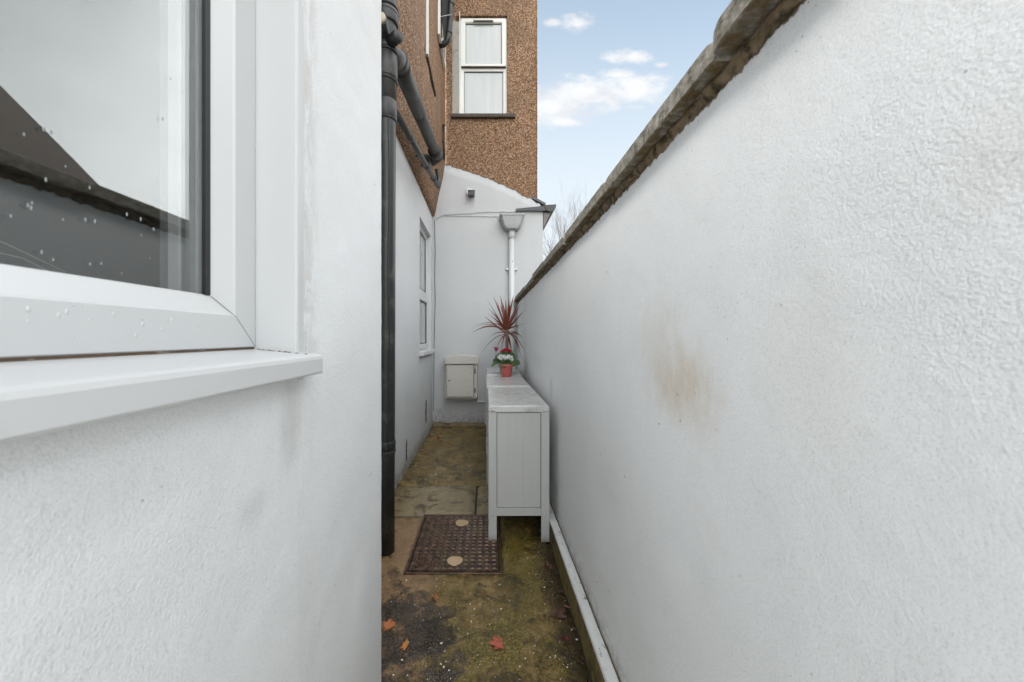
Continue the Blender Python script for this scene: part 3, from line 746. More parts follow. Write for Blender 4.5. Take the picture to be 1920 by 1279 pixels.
# ---- upper window
YF = YP+.035
fy = [(YF, 0), (YF, .045), (YF+.01, .05), (YF+.05, .05), (YF+.05, 0)]
wx0, wx1 = -.345, .283
bm = ring_y(B(), fy, wx0, wx1, UZ0, UZ1-.01)
box(bm, wx0+.044, wx1-.044, YF+.001, YF+.05, 4.805, 4.845)
sh_ = [(YF-.016, 0), (YF-.016, .048), (YF-.004, .058), (YF+.03, .058), (YF+.03, 0)]
ring_y(bm, sh_, wx0+.012, wx1-.012, 4.845, UZ1-.02)
uw = obj('window', bm, M['upvc_old'], hs); tag(uw, 'upper window with pale veiled glass over two lights')
obj('glass_pane', boxb(wx0+.06, wx1-.06, YF+.012, YF+.018, 4.90, UZ1-.07), M['frost'], uw)
obj('glass_pane', boxb(wx0+.045, wx1-.045, YF+.022, YF+.028, UZ0+.045, 4.81), M['frost'], uw)
obj('gasket', ring_y(B(), [(YF+.008, 0), (YF+.008, .008), (YF+.02, .008), (YF+.02, 0)], wx0+.068, wx1-.068, 4.901, UZ1-.076), M['gasket'], uw)
obj('gasket', ring_y(B(), [(YF+.016, 0), (YF+.016, .007), (YF+.03, .007), (YF+.03, 0)], wx0+.048, wx1-.048, UZ0+.047, 4.806), M['gasket'], uw)
obj('trickle_vent', boxb(-.17, .10, YF-.028, YF-.014, 5.455, 5.478), M['darksill'], uw, bev=.003)
obj('window_sill', boxb(-.465, .395, YP-.05, YP+.06, UZ0-.05, UZ0-.003), M['darksill'], uw, bev=.005)
obj('reveal_strip', boxb(UX0-.055, wx0-.014, YP-.004, YP+.05, UZ0, UZ1-.08), plain('raw_cement', (.36,.345,.31), .9, .2, 20, .7, 70, dirt=(.16,.13,.09), dscale=12), uw, bev=.004)
obj('drip_bead', boxb(wx0-.013, wx0-.004, YP-.006, YP+.04, UZ0, UZ1+.05), M['upvc_old'], uw)
bm = B()
obj('lower_drip_rail', prism(bm, [(YF-.03, 4.842), (YF-.028, 4.856), (YF+.0, 4.866), (YF+.0, 4.842)], 0, wx0+.012, wx1-.012), M['darksill'], uw)
# ---- eaves on the right: verge board, gutter, bracket
rf = B()
prism(rf, [(.62, 3.045), (.80, 2.955), (.80, 2.985), (.63, 3.075)], 1, YE-.01, YE+5)
obj('roof', rf, plain('slate_roof', (.10,.105,.11), .7, .3, 12, .3), hs)
bm = B(); prism(bm, [(.40, 2.895), (.80, 2.935), (.93, 2.945), (.925, 2.905), (.78, 2.865), (.60, 2.868), (.40, 2.862)], 1, YE-.05, YE-.012)
obj('verge_board', bm, plain('dark_verge_paint', (.055,.06,.065), .55, .2, 10), hs, bev=.003)
bm = B()
gp = [(.775,2.94),(.935,2.95),(.925,2.90),(.895,2.862),(.85,2.85),(.805,2.868),(.785,2.90)]
prism(bm, gp, 1, YE-.06, YE+5)
gt = obj('gutter', bm, M['greypipe'], hs, bev=.004)
bm = B(); prism(bm, [(.77, 2.86), (.875, 2.855), (.83, 2.78), (.80, 2.70), (.77, 2.66)], 1, YE-.01, YE+.25)
obj('eaves_bracket', bm, plain('weathered_corbel', (.20,.19,.18), .85, .3, 30, .6), hs, bev=.006)

# ================================================================== PIPES
# soil stack
sp = thing('soil_pipe', (-.562, 2.04, 0), 'fat black vertical soil pipe standing right behind the near wall corner', 'drainpipe')
top_x, top_y = -.556, 2.04
def sxy(z):  return -.5635+.0095*min(1, max(0, z/3.2))
bm = B(); tube(bm, [(sxy(z), 2.04, z) for z in [-.01, .5, 1.0, 1.7, 2.35, 2.5]], .055, 32)
obj('pipe', bm, M['blackpipe'], sp, smooth=True)
bm = B(); tube(bm, [(sxy(z), 2.04, z) for z in [2.45, 2.9, 3.6, 4.8]], .057, 32)
obj('pipe', bm, M['greypipe'], sp, smooth=True)
def collar(z, h, r, mat='greypipe', parent=sp, name='collar'):
    x = sxy(z); bm = B()
    tube(bm, [(x,2.04,z-h/2), (x,2.04,z-h/2+.004), (x,2.04,z+h/2-.004), (x,2.04,z+h/2)], [r-.003, r, r, r-.003], 32)
    return obj(name, bm, M[mat], parent, smooth=True, bev=.001)
for y, h, r, mt in [(850, .012, .0605, 'blackpipe'), (838, .05, .0585, 'blackpipe'), (219, .012, .0615, 'ringblack'), (200, .10, .0605, 'greypipe'), (146, .010, .0645, 'ringblack'), (118, .13, .0625, 'greypipe'),
                    (92, .012, .068, 'ringblack'), (84, .03, .067, 'greypipe'), (35, .012, .069, 'ringblack'), (25, .075, .068, 'greypipe'), (19, .010, .070, 'ringblack'), (8, .012, .069, 'ringblack')]:
    collar(CH+(VY-y)/F*2.0, h, r, mt)
# inspection boss with cream cap, black stub cap
z1 = CH+(VY-50)/F*1.95; z2 = CH+(VY-72)/F*1.97
bm = B(); tube(bm, [(-.556, 2.0, z1-.01), (-.548, 1.93, z1), (-.546, 1.90, z1)], [.035, .033, .033], 24); obj('boss', bm, M['greypipe'], sp, smooth=True, bev=.001)
bm = B(); tube(bm, [(-.546, 1.905, z1), (-.5455, 1.890, z1), (-.5452, 1.884, z1)], [.028, .028, .022], 24); obj('boss_cap', bm, M['cream'], sp, smooth=True)
bm = B(); tube(bm, [(-.52, 1.995, z2), (-.468, 1.955, z2), (-.462, 1.950, z2)], [.030, .031, .027], 24); obj('boss', bm, M['ringblack'], sp, smooth=True)
# thin painted overflow beside the stack (dark crack line)
bm = B(); tube(bm, [(-.5245+.004*math.sin(z*7), 1.988-.003*abs(math.sin(z*5)), z) for z in [i*.06 for i in range(0, 42)]], .0022, 5)
obj('seam_strip', bm, M['ringblack'], sp)

# big branch pipe climbing away from the stack
br = thing('branch_pipe', (-.49, 2.9, 2.9), 'thick dark grey waste pipe sloping along the pebbledash above the thinner one', 'drainpipe')
a0 = P(747, 88, 2.03); a1 = P(748, 118, 2.16); e1 = P(817, 288, 3.62)
dv = (e1-a1).normalized()
bm = B(); tube(bm, [Vector((-.555, 2.045, a1.z-.06)), Vector((-.52, 2.08, a1.z-.03)), a1-dv*.02, a1+dv*.03], [.050, .052, .055, .055], 28)
obj('elbow', bm, M['greypipe'], br, smooth=True)
bm = B(); tube(bm, [a1, e1], .050, 28); obj('pipe', bm, M['greypipe'], br, smooth=True)
def ringat(p, d, h, r, mat, parent, name='collar'):
    bm = B(); tube(bm, [p-d*h/2, p-d*(h/2-.004), p+d*(h/2-.004), p+d*h/2], [r-.004, r, r, r-.004], 28)
    return obj(name, bm, M[mat], parent, smooth=True)
for k, h, r, mt in [(.0, .05, .056, 'greypipe'), (.03, .010, .059, 'ringblack'), (-.03, .010, .059, 'ringblack'), (.055, .010, .058, 'ringblack'), (.62, .010, .0535, 'ringblack')]:
    ringat(a1+dv*k, dv, h, r, mt, br)
ringat(a1+dv*.32, dv, .60, .0525, 'greypipe', br)
ringat(e1-dv*.02, dv, .14, .061, 'greypipe', br); ringat(e1-dv*.09, dv, .012, .0645, 'ringblack', br); ringat(e1+dv*.05, dv, .014, .0665, 'ringblack', br)
bm = B(); tube(bm, [e1, e1+dv*.06, e1+dv*.11+Vector((-.02, 0, -.01)), e1+dv*.14+Vector((-.07, .01, -.015)), e1+dv*.14+Vector((-.17, .01, -.015))], .058, 24)
obj('elbow', bm, M['greypipe'], br, smooth=True)
# vent upstand near the corner
bm = B(); p0 = P(833, 300, 4.6); p1 = P(832, 236, 4.6)
tube(bm, [p0, p1], .014, 12); tube(bm, [p1, p1+Vector((0, 0, .012))], .019, 12); tube(bm, [P(832,266,4.6)-Vector((0,0,.01)), P(832,266,4.6)+Vector((0,0,.01))], .0175, 12)
tube(bm, [p1+Vector((0,0,-.03)), p1+Vector((-.07,0,-.01))], .005, 8)
tag(obj('vent_pipe', bm, M['blackpipe'], loc=p0, smooth=True), 'short thin black upright pipe in the corner just left below the upper window', 'pipe')

# small waste pipe
wp = thing('waste_pipe', (-.55, 3.0, 2.75), 'thinner grey waste pipe sloping along the foot of the pebbledash under the thick one', 'drainpipe')
b0 = P(733, 196, 2.2); b1 = P(821, 348, 4.05); dw = (b1-b0).normalized()
bm = B(); tube(bm, [b0, b1], .0235, 20); obj('pipe', bm, M['greypipe'], wp, smooth=True)
for t_ in (.27, .63, .84):
    q = b0.lerp(b1, t_); ringat(q, dw, .055, .029, 'greypipe', wp); ringat(q+dw*.028, dw, .008, .0305, 'ringblack', wp)
bm = B(); tube(bm, [b1-dw*.01, b1+dw*.03, b1+dw*.05+Vector((0,0,.03)), b1+dw*.05+Vector((-.0, 0, .12)), P(819, 318, 4.1)], .024, 16); obj('elbow', bm, M['blackpipe'], wp, smooth=True)
q = b0.lerp(b1, .70)
bm = B(); tube(bm, [q, q+Vector((.0, .03, .05)), q+Vector((-.02, .03, .12)), q+Vector((-.06, .02, .15)), q+Vector((-.12, .0, .15))], .023, 16)
obj('branch_elbow', bm, M['ringblack'], wp, smooth=True)

# rainwater swan neck high up
rp = thing('rainwater_pipe', P(843, 0, 4.3), 'black rainwater pipe with swan neck coming down left of the upper window', 'drainpipe')
bm = B(); tube(bm, [P(851, -160, 4.3), P(846, -10, 4.3), P(844, 40, 4.3), P(841, 66, 4.3), P(838, 78, 4.3), P(832, 83, 4.32), P(824, 84, 4.32)], .034, 20); obj('pipe', bm, M['blackpipe'], rp, smooth=True)
for yy_, xx in ((8, 846.5), (-12, 846.8), (62, 842)):
    ringat(P(xx, yy_, 4.3), Vector((-.05, 0, 1)).normalized(), .03, .039, 'blackpipe', rp)
bm = B(); tube(bm, [P(xx_, 28+abs(xx_-843)*.2, 4.25) for xx_ in (826, 834, 838, 843, 848)], .004, 8)
obj('pipe_clip', bm, M['steel'], rp)

bm = B(); A_ = [P(a, b_, 4.40) for a, b_ in ((823,-60),(843,-60),(843,60),(836,76),(832,72))]
prism(bm, [(q.x, q.z) for q in A_], 1, 4.40, 4.44); obj('backing_board', bm, M['ringblack'], rp)
bm = B(); tube(bm, [P(821,-60,4.39), P(825,20,4.39), P(831,78,4.39)], .007, 6); obj('edge_trim', bm, M['cream'], rp)
obj('wall_plate', boxb(P(828,0,4.38).x, P(832,0,4.38).x, 4.36, 4.40, P(0,96,4.38).z, P(0,74,4.38).z), M['upvc_old'], rp)
# hopper and downpipe on end wall
hp = thing('downpipe', P(957, 560, 4.86), 'white painted downpipe under a grey hopper on the end wall', 'downpipe')
bm = B(); yb = 4.86
hx0, hx1 = P(937, 0, 4.80).x, P(983, 0, 4.80).x; hz1 = P(0, 403, 4.80).z; hz0 = P(0, 430, 4.80).z
cx = (hx0+hx1)/2
def hring(x0, x1, y0, y1, z, cut=.35):
    return [bm.verts.new(p) for p in [(x0, y1, z), (x0, y0+.03, z), (x0+.02, y0, z), (x1-.02, y0, z), (x1, y0+.03, z), (x1, y1, z)]]
rs = [hring(cx-.052, cx+.052, 4.79, 4.915, hz0-.002), hring(cx-.085, cx+.085, 4.76, 4.915, hz0+.004), hring(hx0+.045, hx1-.045, 4.75, 4.915, hz0+.045), hring(hx0+.008, hx1-.008, 4.735, 4.915, hz1-.028),
      hring(hx0-.004, hx1+.004, 4.728, 4.915, hz1-.022), hring(hx0-.004, hx1+.004, 4.728, 4.915, hz1), hring(hx0+.012, hx1-.012, 4.745, 4.900, hz1), hring(hx0+.05, hx1-.05, 4.77, 4.89, hz1-.12)]
for a, b_ in zip(rs, rs[1:]):
    for k in range(6): bm.faces.new([a[k], a[(k+1) % 6], b_[(k+1) % 6], b_[k]])
bm.faces.new(rs[0]); bm.faces.new(rs[-1])
obj('hopper', bm, M['hopper'], hp, bev=.004)
bm = B(); tube(bm, [(cx, yb, hz0+.01), (cx, yb, .9), (cx, yb, .02)], .037, 24); obj('pipe', bm, M['whitepipe'], hp, smooth=True)
bm = B(); tube(bm, [(cx, yb, hz0-.0), (cx, yb, hz0-.10)], .0425, 24); obj('collar', bm, M['whitepipe'], hp, smooth=True)
bm = B(); tube(bm, [(cx, yb, hz0-.10), (cx, yb, hz0-.106)], .043, 24); obj('collar_shadow_gap', bm, M['hopper'], hp)
bm = B(); box(bm, cx-.075, cx+.075, yb+.02, YE-.004, 2.08, 2.11); obj('bracket', bm, M['whitepipe'], hp, bev=.003)
bm = B(); bmesh.ops.create_icosphere(bm, subdivisions=2, radius=.006, matrix=__import__('mathutils').Matrix.Translation((cx+.01, yb-.036, P(0,491,4.86).z))); obj('screw', bm, M['darksill'], hp)

# cables across the end wall
def cable(name, pts, r, label, mat='cable'):
    # smooth polyline on the wall
    P3 = [Vector(p) for p in pts]; out = []
    for i in range(len(P3)-1):
        for k in range(6): out.append(P3[i].lerp(P3[i+1], k/6)+Vector((0, 0, .003*math.sin((i*6+k)*1.3))))
    out.append(P3[-1]); bm = B(); tube(bm, out, r, 8)
    return tag(obj(name, bm, M[mat], loc=out[0], smooth=True), label, 'cable')
YK = YE-.010
cable('wall_cable', [P(817,411,YK), P(826,405,YK), P(834,402,YK), P(880,400,YK), P(912,397,YK), P(940,397,YK), P(976,397,YK)], .0055, 'upper of two thin grey cables clipped across the white end wall above the hopper')
cable('wall_cable', [P(834,404,YK), P(880,405,YK), P(893,405,YK), P(920,406,YK), P(938,406,YK)], .0055, 'lower of two thin grey cables running across the end wall into the hopper')
cable('corner_cable', [P(814.5,412,YK), P(816,470,YK), P(815,520,YK), P(816,560,YK), P(814,640,YK), P(813.5,700,YK), P(813,770,YK)], .0035, 'thin dark cable dropping down the corner beside the far ground floor window', 'darksill')
bm = B(); tube(bm, [P(805.5,405,4.8), P(806.5,560,4.8), P(807,800,4.8)], .004, 6)

# security light
lt = thing('security_light', P(882, 363, YE), 'small black security light on a white mount high on the white end wall', 'light')
c0 = P(879.5, 361, YE)
obj('mount', boxb(c0.x-.035, c0.x+.03, YE-.035, YE-.001, c0.z-.035, c0.z+.045), M['upvc'], lt, bev=.006)
c1 = P(884, 364, YE-.09)
obj('housing', boxb(c1.x-.042, c1.x+.042, YE-.13, YE-.036, c1.z-.030, c1.z+.034), M['metal_dark'], lt, bev=.006)
obj('visor', boxb(c1.x-.048, c1.x+.046, YE-.14, YE-.037, c1.z+.0345, c1.z+.045), M['upvc'], lt, bev=.003)

# ================================================================== METER BOX
mb = thing('meter_box', (-.31, 4.8, .39), 'grubby cream plastic meter box mounted low on the end wall', 'meter box')
x0, x1, z0, z1 = P(835,0,4.73).x, P(895,0,4.73).x, P(0,747,4.73).z, P(0,683,4.73).z
obj('case', boxb(x0, x1, 4.74, YE-.004, z0, z1+.02), M['metbox'], mb, bev=.008)
zt_ = P(0,666,4.73).z
bm = B(); pr = []
for k in range(13):
    a = k/12; pr.append((x0-.008+(x1-x0+.022)*a, zt_-.022+.022*math.sin(a*math.pi)))
pr += [(x1+.014, z1+.004), (x0-.008, z1+.004)]
prism(bm, pr, 1, 4.70, YE-.004); obj('hood', bm, M['metbox'], mb, bev=.006)
dr = obj('door', boxb(x0+.020, x1-.048, 4.722, 4.738, z0+.020, z1-.006), M['metbox'], mb, bev=.005)
obj('door_gap', ring_y(B(), [(4.7385, 0), (4.7385, .006), (4.7395, .006), (4.7395, 0)], x0+.015, x1-.043, z0+.015, z1-.001), M['seam'], mb)
bm = B(); tube(bm, [(x0+.05, 4.722, z0+.23), (x0+.05, 4.717, z0+.23)], .010, 16); obj('lock', bm, M['darksill'], dr)
for zz in (z0+.10, z1-.09):
    bm = B(); tube(bm, [(x1-.030, 4.733, zz-.03), (x1-.030, 4.733, zz+.03)], .008, 10); obj('hinge', bm, M['seam'], mb)
obj('bottom_trim', boxb(x0-.002, x1+.004, 4.732, YE-.004, z0-.018, z0-.001), plain('dark_box_trim', (.20,.18,.15), .8, .3, 30), mb, bev=.003)
bm = B(); zc = P(0, 754, 4.86).z
tube(bm, [(x1-.05, 4.88, z0-.01), (x1-.04, 4.88, zc+.01), (x1, 4.88, zc), (.30, 4.88, zc-.01)], .013, 12)
tag(obj('conduit', bm, M['whitepipe'], loc=(x1, 4.88, zc), smooth=True), 'thin pale horizontal pipe leading from under the meter box towards the cabinets', 'pipe')

# ================================================================== CABINETS
CL, CW, CHT = .795, .353, .792
def make_cabinet(label):
    t = thing('storage_cabinet', (0, 0, 0), label, 'cabinet', 'metal cabinets in a row along the garden wall')
    def ob(n, bm, m='cab', par=None, **k): return obj(n, bm, M[m], par or t, **k)
    # four angle legs
    for (lx, ly, sx_, sy_) in [(0, 0, 1, 1), (CW, 0, -1, 1), (0, CL, 1, -1), (CW, CL, -1, -1)]:
        bm = B(); tk = .003; wd = .047
        xa, xb = sorted((lx, lx+sx_*wd)); ya, yb_ = sorted((ly, ly+sy_*tk)); box(bm, xa, xb, ya, yb_, 0, CHT-.04)
        xa, xb = sorted((lx, lx+sx_*tk)); ya, yb_ = sorted((ly+sy_*tk, ly+sy_*wd)); box(bm, xa, xb, ya, yb_, 0, CHT-.04)
        ob('leg', bm)
    for y0, y1 in ((.006, .010), (CL-.010, CL-.006)):
        ob('side_panel', boxb(.0505, CW-.0505, y0, y1, .199, CHT-.045))
        ob('bottom_rail', boxb(.0475, CW-.0475, y0-.004, y1+.002, .150, .1955), bev=.002)
    obj('inner_lining', boxb(.02, CW-.02, .012, CL-.012, .195, CHT-.04), M['seam'], t)
    ob('back_panel', boxb(CW-.008, CW-.004, .02, CL-.02, .16, CHT-.04))
    ob('bottom_panel', boxb(.004, CW-.004, .010, CL-.010, .172, .190))
    for y0, y1 in ((.050, CL/2-.001), (CL/2+.001, CL-.050)):
        d = ob('door', boxb(.001, .014, y0, y1, .165, CHT-.044), bev=.002)
        yk = y1-.03 if y0 < .1 else y0+.03
        bm = B(); box(bm, -.014, -.009, yk-.006, yk+.006, .40, .49); box(bm, -.010, .001, yk-.005, yk+.005, .402, .410); box(bm, -.010, .001, yk-.005, yk+.005, .480, .488)
        obj('handle', bm, M['steel'], d, bev=.0015)
    # folded top with turned-down lip
    bm = B(); prism(bm, [(-.003, CHT-.042), (-.003, CHT-.010), (.004, CHT-.002), (.012, CHT), (CW-.012, CHT), (CW-.004, CHT-.002), (CW+.003, CHT-.010), (CW+.003, CHT-.042)], 1, -.003, CL+.003)
    tp = ob('top', bm, 'cabtop', bev=.009, seg=4)
    for bx_ in (.026, CW-.026):
        for (yy_, s_) in ((-.0035, -1),):
            for zz in (CHT-.027, .158):
                bm = B(); y_ = yy_ if zz > .5 else -.0005
                tube(bm, [(bx_, y_, zz), (bx_, y_-.002, zz), (bx_, y_-.004, zz)], [.0075, .0068, .003], 14); ob('bolt', bm, 'steel', smooth=True)
    # drawn seam in the side panel
    return t
def cabinet_at(t, x, y, rz):
    t.location = (x, y, 0.0); t.rotation_euler.z = rz
proto = make_cabinet('nearest of the three pale metal cabinets, stained top, one leg standing on the iron cover')
cabs = [proto]
for lb in ('middle one of the three pale metal cabinets, pink flower pot on its top',
           'farthest of the three pale metal cabinets, against the end wall, under the spiky red plant'):
    c = proto.copy(); COL.objects.link(c); c['label'] = lb
    for ch in list(proto.children):
        k = ch.copy(); COL.objects.link(k); k.parent = c
        for g2 in ch.children:
            d = g2.copy(); COL.objects.link(d); d.parent = k
    cabs.append(c)
cabinet_at(cabs[0], .0155, 2.13, 0); cabinet_at(cabs[1], .006, 2.935, R(.2)); cabinet_at(cabs[2], .010, 3.745, R(-.2))
cabs[1].scale.z = 1.012; cabs[2].scale.z = 1.022
# ================================================================== IRON COVER
mh = thing('drain_cover', (-.16, 2.14, 0), 'rusty square iron drain cover with raised studs and two sandy plugs', 'drain cover')
X0, X1, Y0, Y1 = -.414, .088, 1.835, 2.448
bm = B(); z_ = .004
box(bm, X0, X1, Y0, Y0+.016, -.02, z_+.003); box(bm, X0, X1, Y1-.016, Y1, -.02, z_+.003)
box(bm, X0, X0+.016, Y0+.016, Y1-.016, -.02, z_+.003); box(bm, X1-.016, X1, Y0+.016, Y1-.016, -.02, z_+.003)
obj('frame', bm, M['iron'], mh, bev=.002)
bm = boxb(X0+.022, X1-.022, Y0+.022, Y1-.022, -.015, z_+.004)
nx, ny = 12, 16
plugs = [P(853, 1051, 0), P(866, 980, 0)]
pl = []
for (a, b_) in ((853, 1051), (866, 980)):
    Z = (CH-.01)*F/(b_-VY); pl.append(((a-VX)/F*Z, Z))
for i in range(nx):
    for j in range(ny):
        x = X0+.045+(X1-X0-.09)*i/(nx-1); y = Y0+.045+(Y1-Y0-.09)*j/(ny-1)
        if any((x-a)**2+(y-b_)**2 < .055**2 for a, b_ in pl): continue
        s = .0120
        vs = [bm.verts.new((x+q*s*k_, y+w_*s*k_, zz)) for zz, k_ in ((z_+.0038, 1), (z_+.0095, .66)) for q, w_ in ((-1,-1),(1,-1),(1,1),(-1,1))]
        for f in [(4,5,6,7),(0,1,5,4),(1,2,6,5),(2,3,7,6),(3,0,4,7)]: bm.faces.new([vs[k_] for k_ in f])
cv = obj('lid', bm, M['iron'], mh)
obj('gap', boxb(X0+.0155, X1-.0155, Y0+.0155, Y1-.0155, -.019, -.012), M['joint'], mh)
for k, (a, b_) in enumerate(pl):
    bm = B(); seg = 26; ro = [ .043*(1+.05*math.sin(3*q+k)+.03*math.sin(7*q)) for q in [i*2*math.pi/seg for i in range(seg)]]
    lowr = [bm.verts.new((a+ro[i]*math.cos(i*2*math.pi/seg), b_+ro[i]*math.sin(i*2*math.pi/seg)*.98, z_+.003)) for i in range(seg)]
    upr = [bm.verts.new((a+ro[i]*.93*math.cos(i*2*math.pi/seg), b_+ro[i]*.91*math.sin(i*2*math.pi/seg), z_+.0065)) for i in range(seg)]
    for i in range(seg): bm.faces.new([lowr[i], lowr[(i+1) % seg], upr[(i+1) % seg], upr[i]])
    bm.faces.new(upr); obj('plug', bm, M['plug'], cv)
    bm = B(); tube(bm, [(a, b_, z_+.0036), (a, b_, z_+.0050)], .050, 26); obj('plug_ring', bm, M['seam'], cv)

# ================================================================== PLANTS
def leaf_mat(name, c1, c2, rough=.45):
    m, t, b, pos = newmat(name)
    n = t.noise(pos, 30, 4, .6); t.put(b.inputs['Base Color'], t.mix(n, c1, c2)); b.inputs['Roughness'].default_value = rough
    return m
ML = leaf_mat('maroon_blade', (.072,.016,.009), (.22,.048,.023), .42)
MLd = leaf_mat('dull_blade', (.070,.024,.018), (.17,.070,.050), .45)
TOPZ = CHT
cp = thing('cordyline_plant', (.232, 3.98, TOPZ*1.022+.001), 'spiky dark red cordyline on a bare stem behind the flower pots', 'plant')
YCp = 3.98
ctr = P(950, 622, YCp); TOPZ = CHT*1.022
bm = B(); lathe(bm, (ctr.x, YCp, TOPZ+.001), [(.05, 0), (.066, .12), (.070, .122), (.070, .135), (.062, .135), (.060, .11)], 24)
obj('pot', bm, plain('dark_plant_pot', (.03,.04,.032), .5), cp, smooth=True, bev=.001)
bm = B(); lathe(bm, (ctr.x, YCp, TOPZ+.105), [(.001, 0), (.061, 0), (.061, .006), (.03, .01), (.001, .012)], 20); obj('potting_soil', bm, M['soil'], cp)
bm = B(); tube(bm, [(ctr.x+.008, YCp, TOPZ+.1), (ctr.x+.010, YCp, TOPZ+.22), (ctr.x+.003, YCp, TOPZ+.33), (ctr.x, YCp, ctr.z+.02)], [.014, .012, .014, .018], 12)
obj('stem', bm, plain('leaf_scarred_stem', (.14,.10,.055), .8, .35, 60, .6, 120), cp, smooth=True)
def blade(base, tip, wdt, droop, mat, parent, nseg=9):
    bm = B(); base = Vector(base); tip = Vector(tip); d = tip-base; L = d.length
    side = d.cross(Vector((0, -1, .25))); side = side.normalized() if side.length > 1e-5 else Vector((1, 0, 0))
    nrm = side.cross(d).normalized(); rows = []
    for i in range(nseg+1):
        t_ = i/nseg
        p = base+d*t_+Vector((0, 0, droop*L*math.sin(t_*math.pi)))
        w_ = wdt*(math.sin(min(1, t_*1.55+.28)*math.pi/2))*(1-t_**2.3)+.0004
        rows.append([bm.verts.new(p-side*w_), bm.verts.new(p+nrm*w_*-.28), bm.verts.new(p+side*w_)])
    for a, b_ in zip(rows, rows[1:]):
        for k in range(2): bm.faces.new([a[k], a[k+1], b_[k+1], b_[k]])
    return obj('leaf', bm, mat, parent, smooth=True)
tips = [(415,225,1),(500,215,1.5),(565,265,1.2),(600,240,1),(660,205,1.3),(735,280,1),(745,310,1),(780,405,.9),(350,365,.8),(305,465,1),(340,265,.5),(350,430,.6),(395,470,1),(430,520,.9),(170,598,.5),(155,668,1),(790,720,.9),(797,888,.9),(760,905,.8),(770,1010,.6),(265,915,.5),(380,710,.7),(452,855,.8),(510,872,.9),(636,880,1.5),(725,570,.8),(738,605,.8),(745,700,.6),(530,300,1.2),(620,330,1.2),(470,330,.9),(690,400,.9),(240,590,.5),(545,400,1.4),(600,420,1.4),(775,560,.6),(560,860,.9),(700,480,.9),(420,420,.7),(620,250,.8),(500,330,1.1),(455,270,.7)]
for (a, b_, wf_) in tips:
    px, py = 860+a/6.394, 520+b_/6.394
    dy = rnd.uniform(-.15, .10)
    tip = P(px, py, YCp+dy)
    if tip.x > XR-.012: tip.x = XR-.012
    dn = (py-622)
    dr_ = .16 if py > 612 else rnd.uniform(-.02, .05)
    st_ = ctr+Vector((rnd.uniform(-.008,.008), rnd.uniform(-.008,.008), rnd.uniform(-.02,.03)-(.015 if dn > 5 else 0)))
    blade(st_, tip, (.0105 if wf_ >= 1 else .0085)*wf_, dr_, ML if (wf_ >= 1 or rnd.random() < .4) else MLd, cp)

TOPZ = CHT
def cyclamen(name, x, y, r0, r1, h, potm, nleaf, rad, flowers, label, seed, dome=.04):
    rr = random.Random(seed)
    z0 = TOPZ*(1.012 if y < 3.73 else 1.022)+.001
    t = thing(name, (x, y, z0), label, 'flower pot')
    bm = B(); lathe(bm, (x, y, z0), [(r0, 0), (r1-.003, h*.80), (r1, h*.80), (r1+.002, h), (r1-.003, h), (r1-.006, h*.85)], 28)
    obj('pot', bm, potm, t, smooth=True, bev=.0012)
    bm = B(); lathe(bm, (x, y, z0+h*.82), [(.001, 0), (r1-.005, 0), (r1-.005, .004), (.001, .006)], 16); obj('potting_soil', bm, M['soil'], t)
    for i in range(nleaf):
        a = rr.uniform(0, 2*math.pi); k = math.sqrt(rr.random())*rad
        cz = z0+h+.012+dome*(1-(k/rad)**2)*rr.uniform(.45, 1)+rr.uniform(-.018, .012)-(.03 if k > rad*.75 else 0)
        c = Vector((x+k*math.cos(a), y+k*math.sin(a), cz)); s = rr.uniform(.014, .024)*(1.3 if dome > .05 else 1)
        n = Vector((math.cos(a)*k/rad*1.0+rr.uniform(-.4,.4), math.sin(a)*k/rad*1.0-.3+rr.uniform(-.4,.4), .8)).normalized()
        u_ = n.orthogonal().normalized(); v_ = n.cross(u_); bm = B(); N = 10
        cc = bm.verts.new(c-n*.004)
        rim = [bm.verts.new(c+(u_*math.cos(q)+v_*math.sin(q))*s*(1-.35*math.exp(-((q-math.pi)/.5)**2)+.06*math.sin(q*5))) for q in [j*2*math.pi/N for j in range(N)]]
        for j in range(N): bm.faces.new([cc, rim[j], rim[(j+1) % N]])
        obj('leaf', bm, LG[i % 3], t, smooth=True)
    for (fx, fz, s, mt) in flowers:
        bm = B(); fy_ = y-rad*(.85 if dome < .05 else .3)+rr.uniform(-.02, .03)
        c = Vector((x+fx, fy_, z0+h+fz))
        for j in range(5):
            a = j*2*math.pi/5+rr.uniform(-.3, .3)
            o_ = Vector((math.cos(a), math.sin(a), 0)); sd_ = Vector((-math.sin(a), math.cos(a), 0))
            pts = [(0, 0, .3), (.35, .25, .55), (.6, .8, .60), (.75, 1.3, .42), (.95, 1.75, .08)]
            rows = [[bm.verts.new(c+(o_*p_+Vector((0,0,q_))-sd_*w_)*s), bm.verts.new(c+(o_*p_*.85+Vector((0,0,q_)))*s), bm.verts.new(c+(o_*p_+Vector((0,0,q_))+sd_*w_)*s)] for p_, q_, w_ in pts]
            for a_, b_ in zip(rows, rows[1:]):
                for k in range(2): bm.faces.new([a_[k], a_[k+1], b_[k+1], b_[k]])
        fl = obj('flower', bm, mt, t, smooth=True)
        bm = B(); tube(bm, [c+Vector((0, 0, .1*s)), c+Vector((rr.uniform(-.004,.004), .006, -.03)), Vector((x+fx*.5, y, z0+h*.9))], .0012, 5)
        obj('flower_stalk', bm, LG[2], fl)
    return t
LG = [leaf_mat('cyclamen_leaf', (.030,.065,.020), (.085,.16,.05)), leaf_mat('deep_leaf', (.018,.040,.018), (.05,.095,.035)), leaf_mat('bright_leaf', (.06,.13,.03), (.13,.24,.07))]
MW = plain('white_petal', (.82,.82,.80), .5, .03, 50); MR = plain('red_petal', (.50,.015,.035), .5, .2, 50); MP = plain('magenta_petal', (.45,.02,.13), .5, .2, 50)
